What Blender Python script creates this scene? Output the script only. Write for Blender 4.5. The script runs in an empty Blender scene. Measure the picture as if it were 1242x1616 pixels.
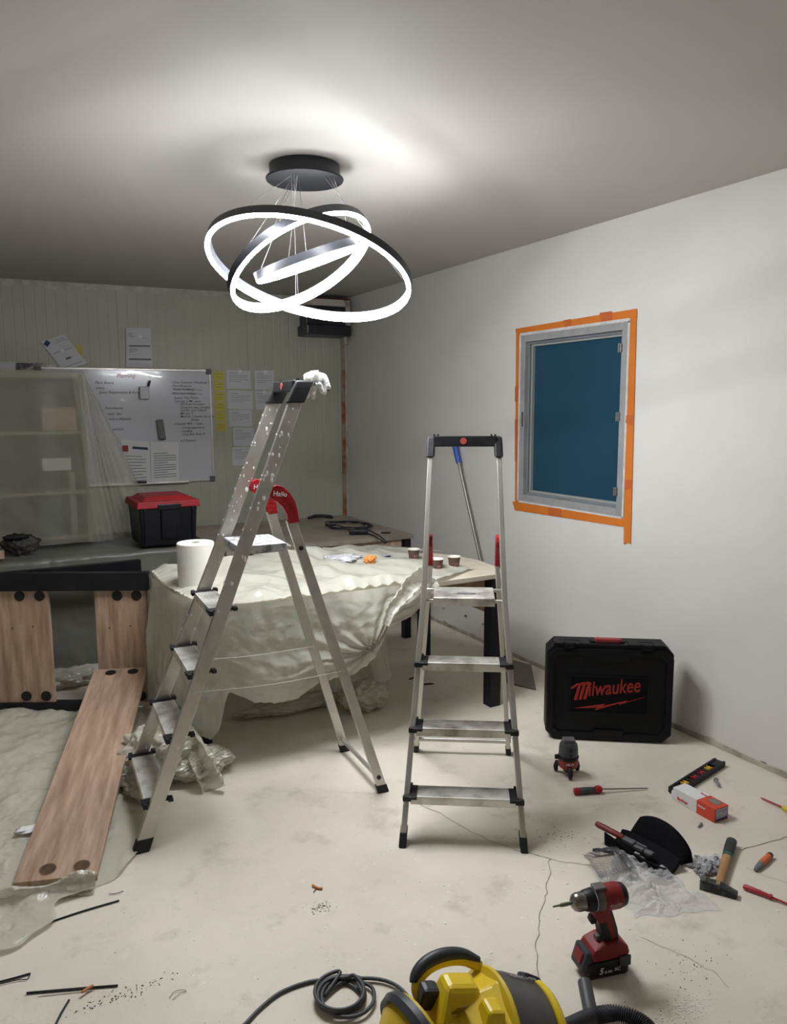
import bpy, bmesh, math, random
from mathutils import Vector, Matrix, noise, Euler
random.seed(7)
S = bpy.context.scene
COL = S.collection
PI = math.pi
# ---------------------------------------------------------------- camera
FPX, CX, CY, HC = 1210.0, 621.0, 808.0, 1.6
v1 = Vector((-54-CX, -(649-CY), -FPX)).normalized()
v2 = Vector((2830-CX, -(634-CY), -FPX)); v2 = (v2-v2.dot(v1)*v1).normalized()
v3 = v2.cross(v1)
R3 = Matrix((v2, v1, v3))              # camera axes -> room axes
CAM = Vector((0, 0, HC))
cd = bpy.data.cameras.new('camera'); cam = bpy.data.objects.new('camera', cd); COL.objects.link(cam)
cam.matrix_world = Matrix.Translation(CAM) @ R3.to_4x4()
cd.sensor_fit = 'VERTICAL'; cd.sensor_height = 32.0; cd.lens = FPX*32.0/1616.0
cd.clip_start = .02
S.camera = cam
# ---------------------------------------------------------------- world, exposure
w = bpy.data.worlds.new('world'); S.world = w; w.use_nodes = True
w.node_tree.nodes['Background'].inputs[0].default_value = (.75, .85, 1, 1)
w.node_tree.nodes['Background'].inputs[1].default_value = .05
S.view_settings.view_transform = 'Standard'; S.view_settings.look = 'None'
S.view_settings.exposure = 2.08; S.view_settings.gamma = 1; S.view_settings.use_curve_mapping = False
RING_POWER = 40.0
XR, HT = 3.016, 2.572                  # right wall, ceiling height

# ---------------------------------------------------------------- placing helpers (pixel -> point on a known plane)
def ray(px, py): return R3 @ Vector((px-CX, -(py-CY), -FPX))
def PZ(px, py, z=0.0): r = ray(px, py); return CAM + r*((z-HC)/r.z)
def PX(px, py, X=XR): r = ray(px, py); return CAM + r*(X/r.x)
def PY(px, py, Y): r = ray(px, py); return CAM + r*(Y/r.y)
def PP(px, py, P, n):
    r = ray(px, py); n = Vector(n); return CAM + r*((Vector(P)-CAM).dot(n)/r.dot(n))
def proj(P):
    p = R3.transposed() @ (Vector(P)-CAM); return (CX-FPX*p.x/p.z, CY+FPX*p.y/p.z)
AB = math.radians(4.0)
CORN = Vector((XR, 6.33, 0)); BD = Vector((math.cos(AB), -math.sin(AB), 0)); BN = Vector((math.sin(AB), math.cos(AB), 0))
def WB(px, py):                        # back wall: distance from corner (negative to the left), height
    p = PP(px, py, CORN, BN); return ((p-CORN).dot(BD), p.z)
def WBw(x, z, off=0): return CORN + BD*x - BN*off + Vector((0, 0, z))

# ---------------------------------------------------------------- materials
def lin(c): return tuple(((v/255)/12.92 if v/255 <= .04045 else ((v/255+.055)/1.055)**2.4) for v in c)
MATS = {}
def mat(name, c, r=.5, metal=0, c2=None, vs=6, vd=.5, bump=0, bs=60, spec=.5, stretch=None, lo=.35, hi=.65, trans=0, em=0, rv=0, coat=0):
    if name in MATS: return MATS[name]
    m = bpy.data.materials.new(name); MATS[name] = m; m.use_nodes = True
    nt = m.node_tree; N = nt.nodes; L = nt.links; b = N['Principled BSDF']
    b.inputs['Base Color'].default_value = (*lin(c), 1); b.inputs['Roughness'].default_value = r
    b.inputs['Metallic'].default_value = metal; b.inputs['Specular IOR Level'].default_value = spec
    if coat: b.inputs['Coat Weight'].default_value = coat
    tc = N.new('ShaderNodeTexCoord'); mp = N.new('ShaderNodeMapping'); L.new(tc.outputs['Object'], mp.inputs[0])
    if stretch: mp.inputs['Scale'].default_value = stretch
    if c2:
        n = N.new('ShaderNodeTexNoise'); n.inputs['Scale'].default_value = vs; n.inputs['Detail'].default_value = 8; n.inputs['Roughness'].default_value = .6
        L.new(mp.outputs[0], n.inputs[0])
        rp = N.new('ShaderNodeValToRGB'); rp.color_ramp.elements[0].position = lo; rp.color_ramp.elements[1].position = hi
        rp.color_ramp.elements[0].color = (*lin(c), 1); rp.color_ramp.elements[1].color = (*lin(c2), 1)
        L.new(n.outputs[0], rp.inputs[0]); L.new(rp.outputs[0], b.inputs['Base Color'])
        if rv:
            mr = N.new('ShaderNodeMapRange'); mr.inputs[3].default_value = r-rv; mr.inputs[4].default_value = r+rv
            L.new(n.outputs[0], mr.inputs[0]); L.new(mr.outputs[0], b.inputs['Roughness'])
    if bump:
        n2 = N.new('ShaderNodeTexNoise'); n2.inputs['Scale'].default_value = bs; n2.inputs['Detail'].default_value = 6
        L.new(mp.outputs[0], n2.inputs[0]); bp = N.new('ShaderNodeBump'); bp.inputs['Strength'].default_value = bump; bp.inputs['Distance'].default_value = .01
        L.new(n2.outputs[0], bp.inputs['Height']); L.new(bp.outputs[0], b.inputs['Normal'])
    if em:
        b.inputs['Emission Color'].default_value = (.955, .975, 1, 1); b.inputs['Emission Strength'].default_value = em
    return m
def film(name, c, alpha, r=.25, tl=.35, bump=.3, bs=40, gloss=.5):
    """thin plastic film: transparent share + translucent/diffuse/gloss"""
    m = bpy.data.materials.new(name); MATS[name] = m; m.use_nodes = True
    nt = m.node_tree; N = nt.nodes; L = nt.links; b = N['Principled BSDF']; out = N['Material Output']
    b.inputs['Base Color'].default_value = (*lin(c), 1); b.inputs['Roughness'].default_value = r; b.inputs['Specular IOR Level'].default_value = gloss
    tc = N.new('ShaderNodeTexCoord'); n2 = N.new('ShaderNodeTexNoise'); n2.inputs['Scale'].default_value = bs; n2.inputs['Detail'].default_value = 5; n2.inputs['Distortion'].default_value = 1.2
    L.new(tc.outputs['Object'], n2.inputs[0]); bp = N.new('ShaderNodeBump'); bp.inputs['Strength'].default_value = bump; bp.inputs['Distance'].default_value = .008
    sc_ = N.new('ShaderNodeVectorMath'); sc_.operation = 'SCALE'; sc_.inputs['Scale'].default_value = .12; L.new(n2.outputs['Color'], sc_.inputs[0])
    ad = N.new('ShaderNodeVectorMath'); L.new(tc.outputs['Object'], ad.inputs[0]); L.new(sc_.outputs[0], ad.inputs[1])
    vo = N.new('ShaderNodeTexVoronoi'); vo.inputs['Scale'].default_value = bs*.8; vo.feature = 'F1'; L.new(ad.outputs[0], vo.inputs[0])
    n2.inputs['Scale'].default_value = bs*.35
    L.new(vo.outputs['Distance'], bp.inputs['Height']); L.new(bp.outputs[0], b.inputs['Normal'])
    t = N.new('ShaderNodeBsdfTranslucent'); t.inputs[0].default_value = (*lin(c), 1)
    m1 = N.new('ShaderNodeMixShader'); m1.inputs[0].default_value = tl; L.new(b.outputs[0], m1.inputs[1]); L.new(t.outputs[0], m1.inputs[2])
    tr = N.new('ShaderNodeBsdfTransparent'); m2 = N.new('ShaderNodeMixShader'); m2.inputs[0].default_value = alpha
    L.new(m1.outputs[0], m2.inputs[1]); L.new(tr.outputs[0], m2.inputs[2]); L.new(m2.outputs[0], out.inputs[0])
    return m
ALU = mat('aluminium', (206,203,196), .36, .72, (186,183,176), 9, bump=.05, bs=30, stretch=(1,1,.25), rv=.08)
ALU2 = mat('scuffed_aluminium', (196,194,188), .42, .85, (130,128,122), 22, bump=.15, bs=90, rv=.12)
ALUS = mat('splashed_aluminium', (198,195,188), .38, .75, (166,163,154), 6, lo=.4, hi=.75, bump=.06, bs=60, rv=.1)
TREAD = mat('dusty_tread', (222,220,214), .45, .45, (140,135,126), 9, lo=.42, hi=.7, bump=.12, bs=120)
BLK = mat('black_plastic', (15,16,19), .45, 0, (26,27,30), 12, bump=.05, bs=200, spec=.35)
BLKD = mat('dusty_black_plastic', (17,18,22), .55, 0, (48,48,50), 7, lo=.45, hi=.8, bump=.05, bs=200, spec=.35)
BLKM = mat('black_painted_steel', (9,10,15), .42, 0, (19,20,26), 9, bump=.03, bs=200, spec=.3)
RUB = mat('rubber', (22,22,23), .7)
REDP = mat('red_plastic', (172,34,44), .42, 0, (140,24,32), 10, spec=.35)
WHITE = mat('white_paper', (222,222,222), .7)
WOOD = mat('light_wood', (186,158,137), .5, 0, (142,115,95), 3.2, stretch=(9,1,1), bump=.05, bs=30)
INK = mat('ink_black', (28,28,32), .6); INKG = mat('ink_grey', (110,110,116), .7); INKR = mat('ink_red', (150,50,50), .6); INKB = mat('ink_blue', (36,46,92), .6)
PLAS = film('film_white', (204,203,191), .07, .2, .25, .5, 16, .8)
PLASF = film('film_floor', (212,210,194), .20, .2, .22, .6, 16, .8)
PLASG = film('film_shelf', (156,154,138), .46, .4, .2, .2, 6, .3)
PLASD = film('film_dusty', (112,112,106), .12, .4, .2, .3, 18, .5)
BAG = film('film_clear_bag', (236,238,242), .60, .08, .2, 1.0, 38, 1.0)
# ---------------------------------------------------------------- mesh helpers
class MB:
    def __init__(s): s.bm = bmesh.new()
    def add(s, vs, fs):
        v = [s.bm.verts.new(p) for p in vs]
        for f in fs:
            try: s.bm.faces.new([v[i] for i in f])
            except ValueError: pass
        return v
    def box(s, c, d, rot=None, bev=0, seg=2, taper=None):
        """box centre c, size d; taper=(tx,ty) scales the top"""
        t = bmesh.new(); bmesh.ops.create_cube(t, size=1)
        for v in t.verts:
            k = (taper if (taper and v.co.z > 0) else (1, 1))
            v.co = Vector((v.co.x*d[0]*k[0], v.co.y*d[1]*k[1], v.co.z*d[2]))
        if bev: bmesh.ops.bevel(t, geom=list(t.edges), offset=bev, segments=seg, profile=.6, affect='EDGES')
        Mx = Matrix.Translation(Vector(c)) @ (Euler(rot).to_matrix().to_4x4() if rot else Matrix())
        t.transform(Mx); s._join(t); return s
    def _join(s, t):
        me = bpy.data.meshes.new('t'); t.to_mesh(me); t.free(); s.bm.from_mesh(me); bpy.data.meshes.remove(me)
    def prism(s, pts, d0, d1, axis='y', bev=0):
        """polygon pts (a,b) extruded along axis between d0 and d1"""
        t = bmesh.new()
        def mk(a, b, d): return {'y': (a, d, b), 'x': (d, a, b), 'z': (a, b, d)}[axis]
        A = [t.verts.new(mk(a, b, d0)) for a, b in pts]; B = [t.verts.new(mk(a, b, d1)) for a, b in pts]
        n = len(pts); t.faces.new(A); t.faces.new(B[::-1])
        for i in range(n): t.faces.new((A[i], B[i], B[(i+1) % n], A[(i+1) % n]))
        bmesh.ops.recalc_face_normals(t, faces=t.faces)
        if bev: bmesh.ops.bevel(t, geom=list(t.edges), offset=bev, segments=2, profile=.6, affect='EDGES')
        s._join(t); return s
    def lathe(s, prof, seg=32, M=None, a0=0, a1=2*PI):
        """prof list of (r,z) turned about z"""
        full = abs(a1-a0-2*PI) < 1e-6; n = seg if full else seg+1; rings = []
        M = M or Matrix()
        for r, z in prof:
            if r < 1e-6: rings.append([s.bm.verts.new(M @ Vector((0, 0, z)))])
            else: rings.append([s.bm.verts.new(M @ Vector((r*math.cos(a0+(a1-a0)*i/seg), r*math.sin(a0+(a1-a0)*i/seg), z))) for i in range(n)])
        for A, B in zip(rings, rings[1:]):
            for i in range(seg):
                j = (i+1) % n
                q = [A[i % len(A)], A[j % len(A)], B[j % len(B)], B[i % len(B)]]
                u = []
                for v in q:
                    if v not in u: u.append(v)
                if len(u) > 2:
                    try: s.bm.faces.new(u)
                    except ValueError: pass
        return s
    def cyl(s, a, b, r, r2=None, seg=16):
        a = Vector(a); b = Vector(b); d = b-a; q = d.to_track_quat('Z', 'Y').to_matrix().to_4x4()
        r2 = r if r2 is None else r2
        return s.lathe([(0, 0), (r, 0), (r2, d.length), (0, d.length)], seg, Matrix.Translation(a) @ q)
    def tube(s, pts, r, seg=8, closed=False):
        pts = [Vector(p) for p in pts]; n = len(pts); rings = []; up = Vector((0, 0, 1)); prev = None
        for i, p in enumerate(pts):
            if closed: t = pts[(i+1) % n]-pts[i-1]
            else: t = pts[min(i+1, n-1)]-pts[max(i-1, 0)]
            t.normalize()
            u = (prev if prev is not None else (up if abs(t.z) < .95 else Vector((1, 0, 0))))
            u = (u-u.dot(t)*t).normalized(); prev = u; v = t.cross(u)
            rr = r[i] if isinstance(r, (list, tuple)) else r
            rings.append([s.bm.verts.new(p+(u*math.cos(2*PI*k/seg)+v*math.sin(2*PI*k/seg))*rr) for k in range(seg)])
        m = n if closed else n-1
        for i in range(m):
            A, B = rings[i], rings[(i+1) % n]
            for k in range(seg):
                try: s.bm.faces.new((A[k], A[(k+1) % seg], B[(k+1) % seg], B[k]))
                except ValueError: pass
        if not closed: s.bm.faces.new(rings[0][::-1]); s.bm.faces.new(rings[-1])
        return s
    def bar(s, cs, wx, wy):
        """rectangular post through centres cs, horizontal section wx*wy"""
        vs = []; fs = []
        for c in cs:
            for a, b in ((-1, -1), (1, -1), (1, 1), (-1, 1)): vs.append((c[0]+a*wx/2, c[1]+b*wy/2, c[2]))
        n = len(cs)
        for i in range(n-1):
            for k in range(4): fs.append((4*i+k, 4*i+(k+1) % 4, 4*i+4+(k+1) % 4, 4*i+4+k))
        fs += [(3, 2, 1, 0), tuple(4*(n-1)+k for k in range(4))]
        s.add(vs, fs); return s
    def obj(s, name, m, parent=None, smooth=False, loc=None, rotz=0, bev=0):
        bmesh.ops.recalc_face_normals(s.bm, faces=s.bm.faces)
        me = bpy.data.meshes.new(name); s.bm.to_mesh(me); s.bm.free()
        o = bpy.data.objects.new(name, me); COL.objects.link(o)
        me.materials.append(m)
        if smooth: me.shade_smooth() if smooth is True else me.set_sharp_from_angle(angle=smooth)
        if smooth and smooth is not True:
            pass
        if parent: o.parent = parent
        if loc is not None: o.location = loc; o.rotation_euler = (0, 0, rotz)
        if bev:
            b = o.modifiers.new('bevel', 'BEVEL'); b.width = bev; b.segments = 2; b.limit_method = 'ANGLE'; b.angle_limit = .6
        return o
SH = .6
def thing(name, label, cat, loc=(0, 0, 0), rotz=0, group=None, rot=None):
    o = bpy.data.objects.new(name, None); COL.objects.link(o); o.empty_display_size = .1
    o.location = loc; o.rotation_euler = rot if rot else (0, 0, rotz)
    o['label'] = label; o['category'] = cat
    if group: o['group'] = group
    return o
def tag(o, label, cat, group=None, kind=None):
    o['label'] = label; o['category'] = cat
    if group: o['group'] = group
    if kind: o['kind'] = kind
    return o
def struct(o): o['kind'] = 'structure'; return o
def spline(pts, k=8):
    pts = [Vector(p) for p in pts]; out = []
    P = [pts[0]*2-pts[1]]+pts+[pts[-1]*2-pts[-2]]
    for i in range(1, len(P)-2):
        a, b, c, d = P[i-1:i+3]
        for j in range(k):
            t = j/k
            out.append(.5*((2*b)+(c-a)*t+(2*a-5*b+4*c-d)*t*t+(3*b-a-3*c+d)*t**3))
    out.append(pts[-1]); return out
def text_bm(mb, txt, size, M, shear=0, bold=0, ext=0, align='LEFT', sx=1):
    c = bpy.data.curves.new('t', 'FONT'); c.body = txt; c.size = size; c.shear = shear; c.offset = bold; c.extrude = ext; c.align_x = align; c.resolution_u = 3
    o = bpy.data.objects.new('t', c); COL.objects.link(o)
    me = bpy.data.meshes.new_from_object(o); me.transform(M @ Matrix.Diagonal((sx, 1, 1, 1)))
    mb.bm.from_mesh(me); bpy.data.meshes.remove(me); bpy.data.objects.remove(o); bpy.data.curves.remove(c)
    return mb
VERT = Matrix.Rotation(PI/2, 4, 'X')    # text standing up, facing -y
def T(x, y, z): return Matrix.Translation((x, y, z))
def fbm(p, o=4):
    return noise.fractal(Vector(p), 1.0, 2.0, o)
def crease(p, o=3):
    """sharp folds like crumpled film, about -0.5..0.5"""
    v = 0; a = 1; q = Vector(p); q = q + .35*noise.noise_vector(q*1.3)
    for i in range(o):
        v += a*(abs(noise.noise(q))*2-.5); a *= .5; q = q*2.07+Vector((5.2, 1.3, 8.1))
    return v*.5
def tri(x, k=.12):
    x = abs((x % 1.0)*2-1)*2-1
    return x*(1-k*x*x)
def folds(x, y, sd, f=1.0, n=4):
    """long sharp folds of thin film, each fading in and out"""
    v = 0; rr = random.Random(sd)
    for i in range(n):
        a_ = rr.uniform(0, PI); ff = f*rr.uniform(.7, 2.2); ph = rr.random()
        wv = .45*noise.noise(Vector((x*1.1, y*1.1, sd+i*3)))
        am = max(0, .55+1.1*noise.noise(Vector((x*f*.7, y*f*.7, sd+i*7+50))))
        v += tri((x*math.cos(a_)+y*math.sin(a_))*ff+ph+wv)*am/ff**.8
    return v/n*2.2
def grid(fn, nu, nv, keep=None):
    mb = MB(); V = {}
    for i in range(nu+1):
        for j in range(nv+1):
            V[i, j] = fn(i/nu, j/nv)
    B = {}
    def g(i, j):
        if (i, j) not in B: B[i, j] = mb.bm.verts.new(V[i, j])
        return B[i, j]
    for i in range(nu):
        for j in range(nv):
            if keep and not keep((i+.5)/nu, (j+.5)/nv): continue
            mb.bm.faces.new((g(i, j), g(i+1, j), g(i+1, j+1), g(i, j+1)))
    return mb
def lerp_list(L, x):
    if x <= L[0][0]: return L[0][1]
    for (a, b), (c, d) in zip(L, L[1:]):
        if x <= c: return b+(d-b)*(x-a)/(c-a) if c > a else d
    return L[-1][1]

# ================================================================ ROOM
XL, YF = -1.7, -2.2                    # unseen left wall, unseen wall behind the camera
def floor_mat():
    m = mat('concrete_floor', (220,212,198), .62, 0, (205,197,183), 1.4, bump=.10, bs=45, spec=.35)
    nt = m.node_tree; N = nt.nodes; L = nt.links; b = N['Principled BSDF']; src = b.inputs['Base Color'].links[0].from_socket
    tc = N.new('ShaderNodeTexCoord')
    def layer(src, kind, scale, lo, hi, col, fac, det=6):
        if kind == 'n': t = N.new('ShaderNodeTexNoise'); t.inputs['Scale'].default_value = scale; t.inputs['Detail'].default_value = det; t.inputs['Roughness'].default_value = .65; o = t.outputs[0]
        else: t = N.new('ShaderNodeTexVoronoi'); t.inputs['Scale'].default_value = scale; o = t.outputs['Distance']
        L.new(tc.outputs['Object'], t.inputs[0]); r = N.new('ShaderNodeMapRange'); r.inputs[1].default_value = lo; r.inputs[2].default_value = hi; r.inputs[3].default_value = 0; r.inputs[4].default_value = fac
        L.new(o, r.inputs[0]); mx = N.new('ShaderNodeMix'); mx.data_type = 'RGBA'; L.new(r.outputs[0], mx.inputs[0]); L.new(src, mx.inputs[6]); mx.inputs[7].default_value = (*lin(col), 1)
        return mx.outputs[2]
    s = layer(src, 'n', 5, .56, .72, (160,150,136), .5)
    s = layer(s, 'n', 22, .60, .70, (222,216,204), .45)
    s = layer(s, 'n', 60, .66, .74, (120,112,102), .5)
    s = layer(s, 'v', 16, .075, .03, (232,229,220), .8)
    s = layer(s, 'v', 37, .07, .03, (96,88,80), .7)
    L.new(s, b.inputs['Base Color']); return m
FL = floor_mat()
WR = mat('white_wall', (217,215,210), .65, 0, (209,207,202), 1.1, bump=.05, bs=25, spec=.3)
CE = mat('ceiling_paint', (188,184,178), .7, 0, (181,177,171), .7, bump=.04, bs=20, spec=.3)
PN = mat('wall_panel_paint', (182,183,168), .5, 0, (172,173,158), 2.0, bump=.03, bs=20)
fl = MB().box(((XL+XR)/2, (YF+7.2)/2, -.05), (XR-XL+.6, 7.2-YF+.4, .1)).obj('floor', FL); struct(fl)
ce = MB().box(((XL+XR)/2, (YF+7.2)/2, HT+.05), (XR-XL+.6, 7.2-YF+.4, .1)).obj('ceiling', CE); struct(ce)
struct(MB().box((XL-.05, (YF+7.2)/2, HT/2), (.1, 7.2-YF, HT)).obj('wall_left', WR))
struct(MB().box(((XL+XR)/2, YF-.05, HT/2), (XR-XL+.2, .1, HT)).obj('wall_front', WR))
# right wall with window opening
a = [PX(823, 531), PX(991, 505.5), PX(983.7, 815.5), PX(819.3, 790)]
wy1 = (a[0].y+a[3].y)/2; wy0 = (a[1].y+a[2].y)/2; wz1 = (a[0].z+a[1].z)/2; wz0 = (a[2].z+a[3].z)/2
mb = MB(); th = .18
def wbox(y0, y1, z0, z1): mb.box((XR+th/2, (y0+y1)/2, (z0+z1)/2), (th, y1-y0, z1-z0))
wbox(YF, wy0, 0, HT); wbox(wy1, 6.6, 0, HT); wbox(wy0, wy1, 0, wz0); wbox(wy0, wy1, wz1, HT)
struct(mb.obj('wall_right', WR))
# back wall: insulated panels, each with fine ribs
wb = bpy.data.objects.new('wall_back', None); COL.objects.link(wb); struct(wb); wb.location = CORN; wb.rotation_euler = (0, 0, -AB)
joints = [0.0, WB(391, 560)[0], WB(188, 560)[0]]
pw = joints[1]-joints[2]
joints += [joints[2]-pw, joints[2]-2*pw, -5.2]
for a0, a1 in zip(joints, joints[1:]):
    prof = [(a0-.001, 0.0)]; n = max(2, int(round((a0-a1)/.075))); st = (a0-a1)/n
    for k in range(1, n):
        x = a0-st*k; prof += [(x+.007, 0), (x+.003, .0014), (x-.003, .0014), (x-.007, 0)]
    prof += [(a1+.001, 0)]
    pts = prof+[(a1+.001, .06), (a0-.001, .06)]
    MB().prism(pts, 0, HT, 'z').obj('panel', PN, wb)
mb = MB().box((-2.6, .07, HT/2), (5.3, .02, HT)); mb.obj('panel_joint_backing', mat('joint_dark', (60,60,55), .8), wb)
# ragged sealant along the top of the back wall, orange foam line in the corner
SEAL = mat('sealant_white', (200,199,190), .6, 0, (168,167,155), 14, bump=.4, bs=60)
mb = MB(); N_ = 120; vs = []; fs = []
for i in range(N_+1):
    x = -4.3*i/N_; hgt = .045+.02*noise.noise(Vector((x*4, 3, 0)))+.015*noise.noise(Vector((x*17, 1, 0)))
    vs += [(x, -.004, HT), (x, -.004, HT-hgt), (x, .001, HT-hgt), (x, .001, HT)]
for i in range(N_):
    for k in range(4): fs.append((4*i+k, 4*i+(k+1) % 4, 4*i+4+(k+1) % 4, 4*i+4+k))
mb.add(vs, fs); o = mb.obj('trim_1', SEAL); o.location = CORN; o.rotation_euler = (0, 0, -AB); struct(o)
FOAM = mat('orange_rust_foam', (150,84,42), .8, 0, (158,148,134), 5, lo=.47, hi=.56, stretch=(1,1,.8), bump=.4, bs=80)
mb = MB(); mb.box((-.032, -.004, 1.2), (.034, .012, 2.2)); o = mb.obj('trim_2', FOAM); o.location = CORN; o.rotation_euler = (0, 0, -AB); struct(o)
mb = MB(); mb.box((-.008, -.006, 1.2), (.014, .02, 2.3)); o = mb.obj('trim_3', SEAL); o.location = CORN; o.rotation_euler = (0, 0, -AB); struct(o)
# dirty strip where the right wall meets the floor
BS = mat('skirting_grey', (184,178,166), .8, 0, (142,135,122), 9, bump=.5, bs=50)
mb = MB(); vs = []; fs = []; n = 260
for i in range(n+1):
    y = YF+.05+(6.2-YF)*i/n
    h = .022+.008*noise.noise(Vector((y*5, 0, 0)))+(.02*max(0, noise.noise(Vector((y*11, 4, 0)))) if y < 2.6 or y > 3.9 else 0)
    vs += [(XR, y, 0), (XR-.009, y, 0), (XR-.007, y, h), (XR, y, h+.002)]
for i in range(n):
    for k in range(4): fs.append((4*i+k, 4*i+(k+1) % 4, 4*i+4+(k+1) % 4, 4*i+4+k))
mb.add(vs, fs); bsr = struct(mb.obj('baseboard_right', BS))
# flaked patches low on the right wall
FLK = mat('flaked_plaster', (176,168,152), .9, 0, (92,84,74), 20, bump=.6, bs=90)
def blob2d(c, r, n=14, sq=1, sd=0):
    return [(c[0]+r*math.cos(2*PI*i/n)*(1+.45*noise.noise(Vector((i*1.7, sd, 0)))), c[1]+r*sq*math.sin(2*PI*i/n)*(1+.45*noise.noise(Vector((i*1.3, sd+9, 0))))) for i in range(n)]
for k, (px, py, r) in enumerate([(1127,1170,.016), (1137,1184,.006), (1180,1195,.012), (1205,1206,.02), (1228,1216,.016), (700,960,.012), (735,972,.018), (762,985,.012), (712,950,.01), (780,1002,.014)]):
    p = PX(px, py); mb = MB().prism(blob2d((p.y, p.z), r, sq=.6, sd=k), XR-.0015, XR+.001, 'x'); o = mb.obj('flaked_patch', FLK, bsr)
# cracks in the floor: thin dark ribbons
CR = mat('crack_dark', (120,108,94), .9)
def crack(pxs, wd=.0022):
    pts = spline([PZ(*p) for p in pxs], 7); mb = MB(); vs = []; fs = []
    for i, p in enumerate(pts):
        t = (pts[min(i+1, len(pts)-1)]-pts[max(i-1, 0)]).normalized(); s = Vector((-t.y, t.x, 0))
        j = Vector((noise.noise(p*25)*.012, noise.noise(p*25+Vector((7, 7, 7)))*.012, 0)); ww = wd*(.6+.8*abs(noise.noise(p*40)))
        vs += [tuple(p+j+s*ww+Vector((0, 0, .0012))), tuple(p+j-s*ww+Vector((0, 0, .0012)))]
    for i in range(len(pts)-1): fs.append((2*i, 2*i+1, 2*i+3, 2*i+2))
    mb.add(vs, fs); mb.obj('crack', CR, fl)
crack([(646,1262),(690,1282),(735,1308),(780,1330),(830,1345),(868,1356)], .0013)
crack([(868,1356),(866,1385),(858,1425),(852,1455),(846,1480),(848,1510),(852,1545),(856,1600)], .0014)
crack([(868,1356),(900,1362),(935,1366)], .001)
crack([(1168,1342),(1200,1333),(1242,1322),(1260,1318)], .0016)
crack([(1010,1480),(1060,1500),(1110,1525),(1150,1555)], .0008)
crack([(1180,1370),(1215,1385),(1260,1398)], .0008)

# ---------------------------------------------------------------- window
win = bpy.data.objects.new('window_1', None); COL.objects.link(win); struct(win); win.location = (XR, (wy0+wy1)/2, wz0)
FG = mat('grey_window_frame', (156,156,157), .45, 0, (140,141,142), 8)
GLS = mat('teal_window_pane', (36,72,92), .22, 0, (33,66,86), 1.2, spec=.35)
WD, WH = wy1-wy0, wz1-wz0
def yz(y, z): return (y, z)
# local: x out of the room, y along the wall, z up
def ring_frame(mb, y0, y1, z0, z1, t, x0, x1):
    xm, xd = (x0+x1)/2, x1-x0
    mb.box((xm, y0+t/2, (z0+z1)/2), (xd, t, z1-z0)); mb.box((xm, y1-t/2, (z0+z1)/2), (xd, t, z1-z0))
    mb.box((xm, (y0+y1)/2, z0+t/2), (xd, y1-y0-2*t, t)); mb.box((xm, (y0+y1)/2, z1-t/2), (xd, y1-y0-2*t, t)); return mb
mb = ring_frame(MB(), -WD/2, WD/2, 0, WH, .042, -.006, .06); mb.obj('window_frame', FG, win, bev=.003)
mb = ring_frame(MB(), -WD/2+.042, WD/2-.042, .042, WH-.042, .014, .02, .07); mb.obj('inner_bead', mat('bead_grey', (118,124,128), .5), win, bev=.002)
mb = ring_frame(MB(), -WD/2+.056, WD/2-.056, .056, WH-.056, .012, .035, .075); mb.obj('gasket', mat('gasket_pale', (150,154,150), .6), win)
MB().box((.056, 0, WH/2), (.006, WD-.11, WH-.11)).obj('pane', GLS, win)
mb = MB(); 
for (y, z, dy, dz) in ((0, WH+.004, WD+.02, .022), (-WD/2-.004, WH/2, .016, WH), (WD/2+.006, WH/2, .02, WH), (0, -.004, WD, .014)):
    mb.box((-.002, y, z), (.006, dy, dz))
mb.obj('filler_bead', mat('white_filler', (208,208,205), .7, 0, (180,181,180), 14, bump=.5, bs=40), win)
for z in (WH*.13, WH*.52, WH*.87):
    mb = MB(); mb.box((-.010, -WD/2+.044, z), (.012, .020, .046), bev=.003); mb.cyl((-.012, -WD/2+.054, z-.024), (-.012, -WD/2+.054, z+.024), .005); mb.obj('hinge', mat('hinge_grey', (120,120,120), .4, .6), win)
mb = MB(); mb.box((-.008, WD/2-.03, WH*.5), (.006, .012, .09), bev=.002); mb.obj('catch_plate', mat('steel_dull', (120,122,124), .4, .8), win)
mb = MB(); mb.box((.03, .05, .045), (.03, .12, .006)); mb.obj('sill_debris', mat('sill_dirt', (110,108,100), .9), win)
# orange masking tape round the window: one thing, strips as parts
tape = thing('masking_tape', 'orange masking tape framing the window on the right wall', 'tape', (XR, (wy0+wy1)/2, wz0))
TP = mat('orange_tape', (206,118,44), .65, 0, (198,110,40), 3, spec=.2); TP2 = mat('orange_tape_double', (184,92,34), .65)
def tq(name, m, pts, off):
    loc = Vector((XR, (wy0+wy1)/2, wz0)); P = [PX(*p)-loc for p in pts]
    A = [(-off-.0006, p.y, p.z) for p in P]; B = [(-off+.0006, p.y, p.z) for p in P]; n = len(P)
    mb = MB(); mb.add(A+B, [tuple(range(n)), tuple(range(2*n-1, n-1, -1))]+[(i, (i+1) % n, n+(i+1) % n, n+i) for i in range(n)]); mb.obj(name, m, tape)
tq('tape_strip', TP, [(814,519),(1006,487),(1006,502),(992,503.5),(816,532)], .0035)
tq('tape_strip', TP, [(815,522),(822,531),(819.5,790),(813,806)], .0025)
tq('tape_strip', TP, [(809,791),(820,793),(997,819),(995,833),(813,805)], .003)
tq('tape_strip', TP, [(990.5,504),(1005.5,500),(996,859),(992,856),(985,859)], .004)
tq('tape_patch', TP2, [(947,494),(966,491),(969,505),(949,508)], .0045)
tq('tape_patch', TP2, [(890,505.5),(902,503.5),(903,514),(893,516.5)], .0045)
tq('tape_patch', TP2, [(989.5,655),(1001.3,655),(999,672),(988,667)], .005)
tq('tape_patch', TP2, [(987,757),(998,757),(996.6,772),(986.6,774)], .005)
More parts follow.
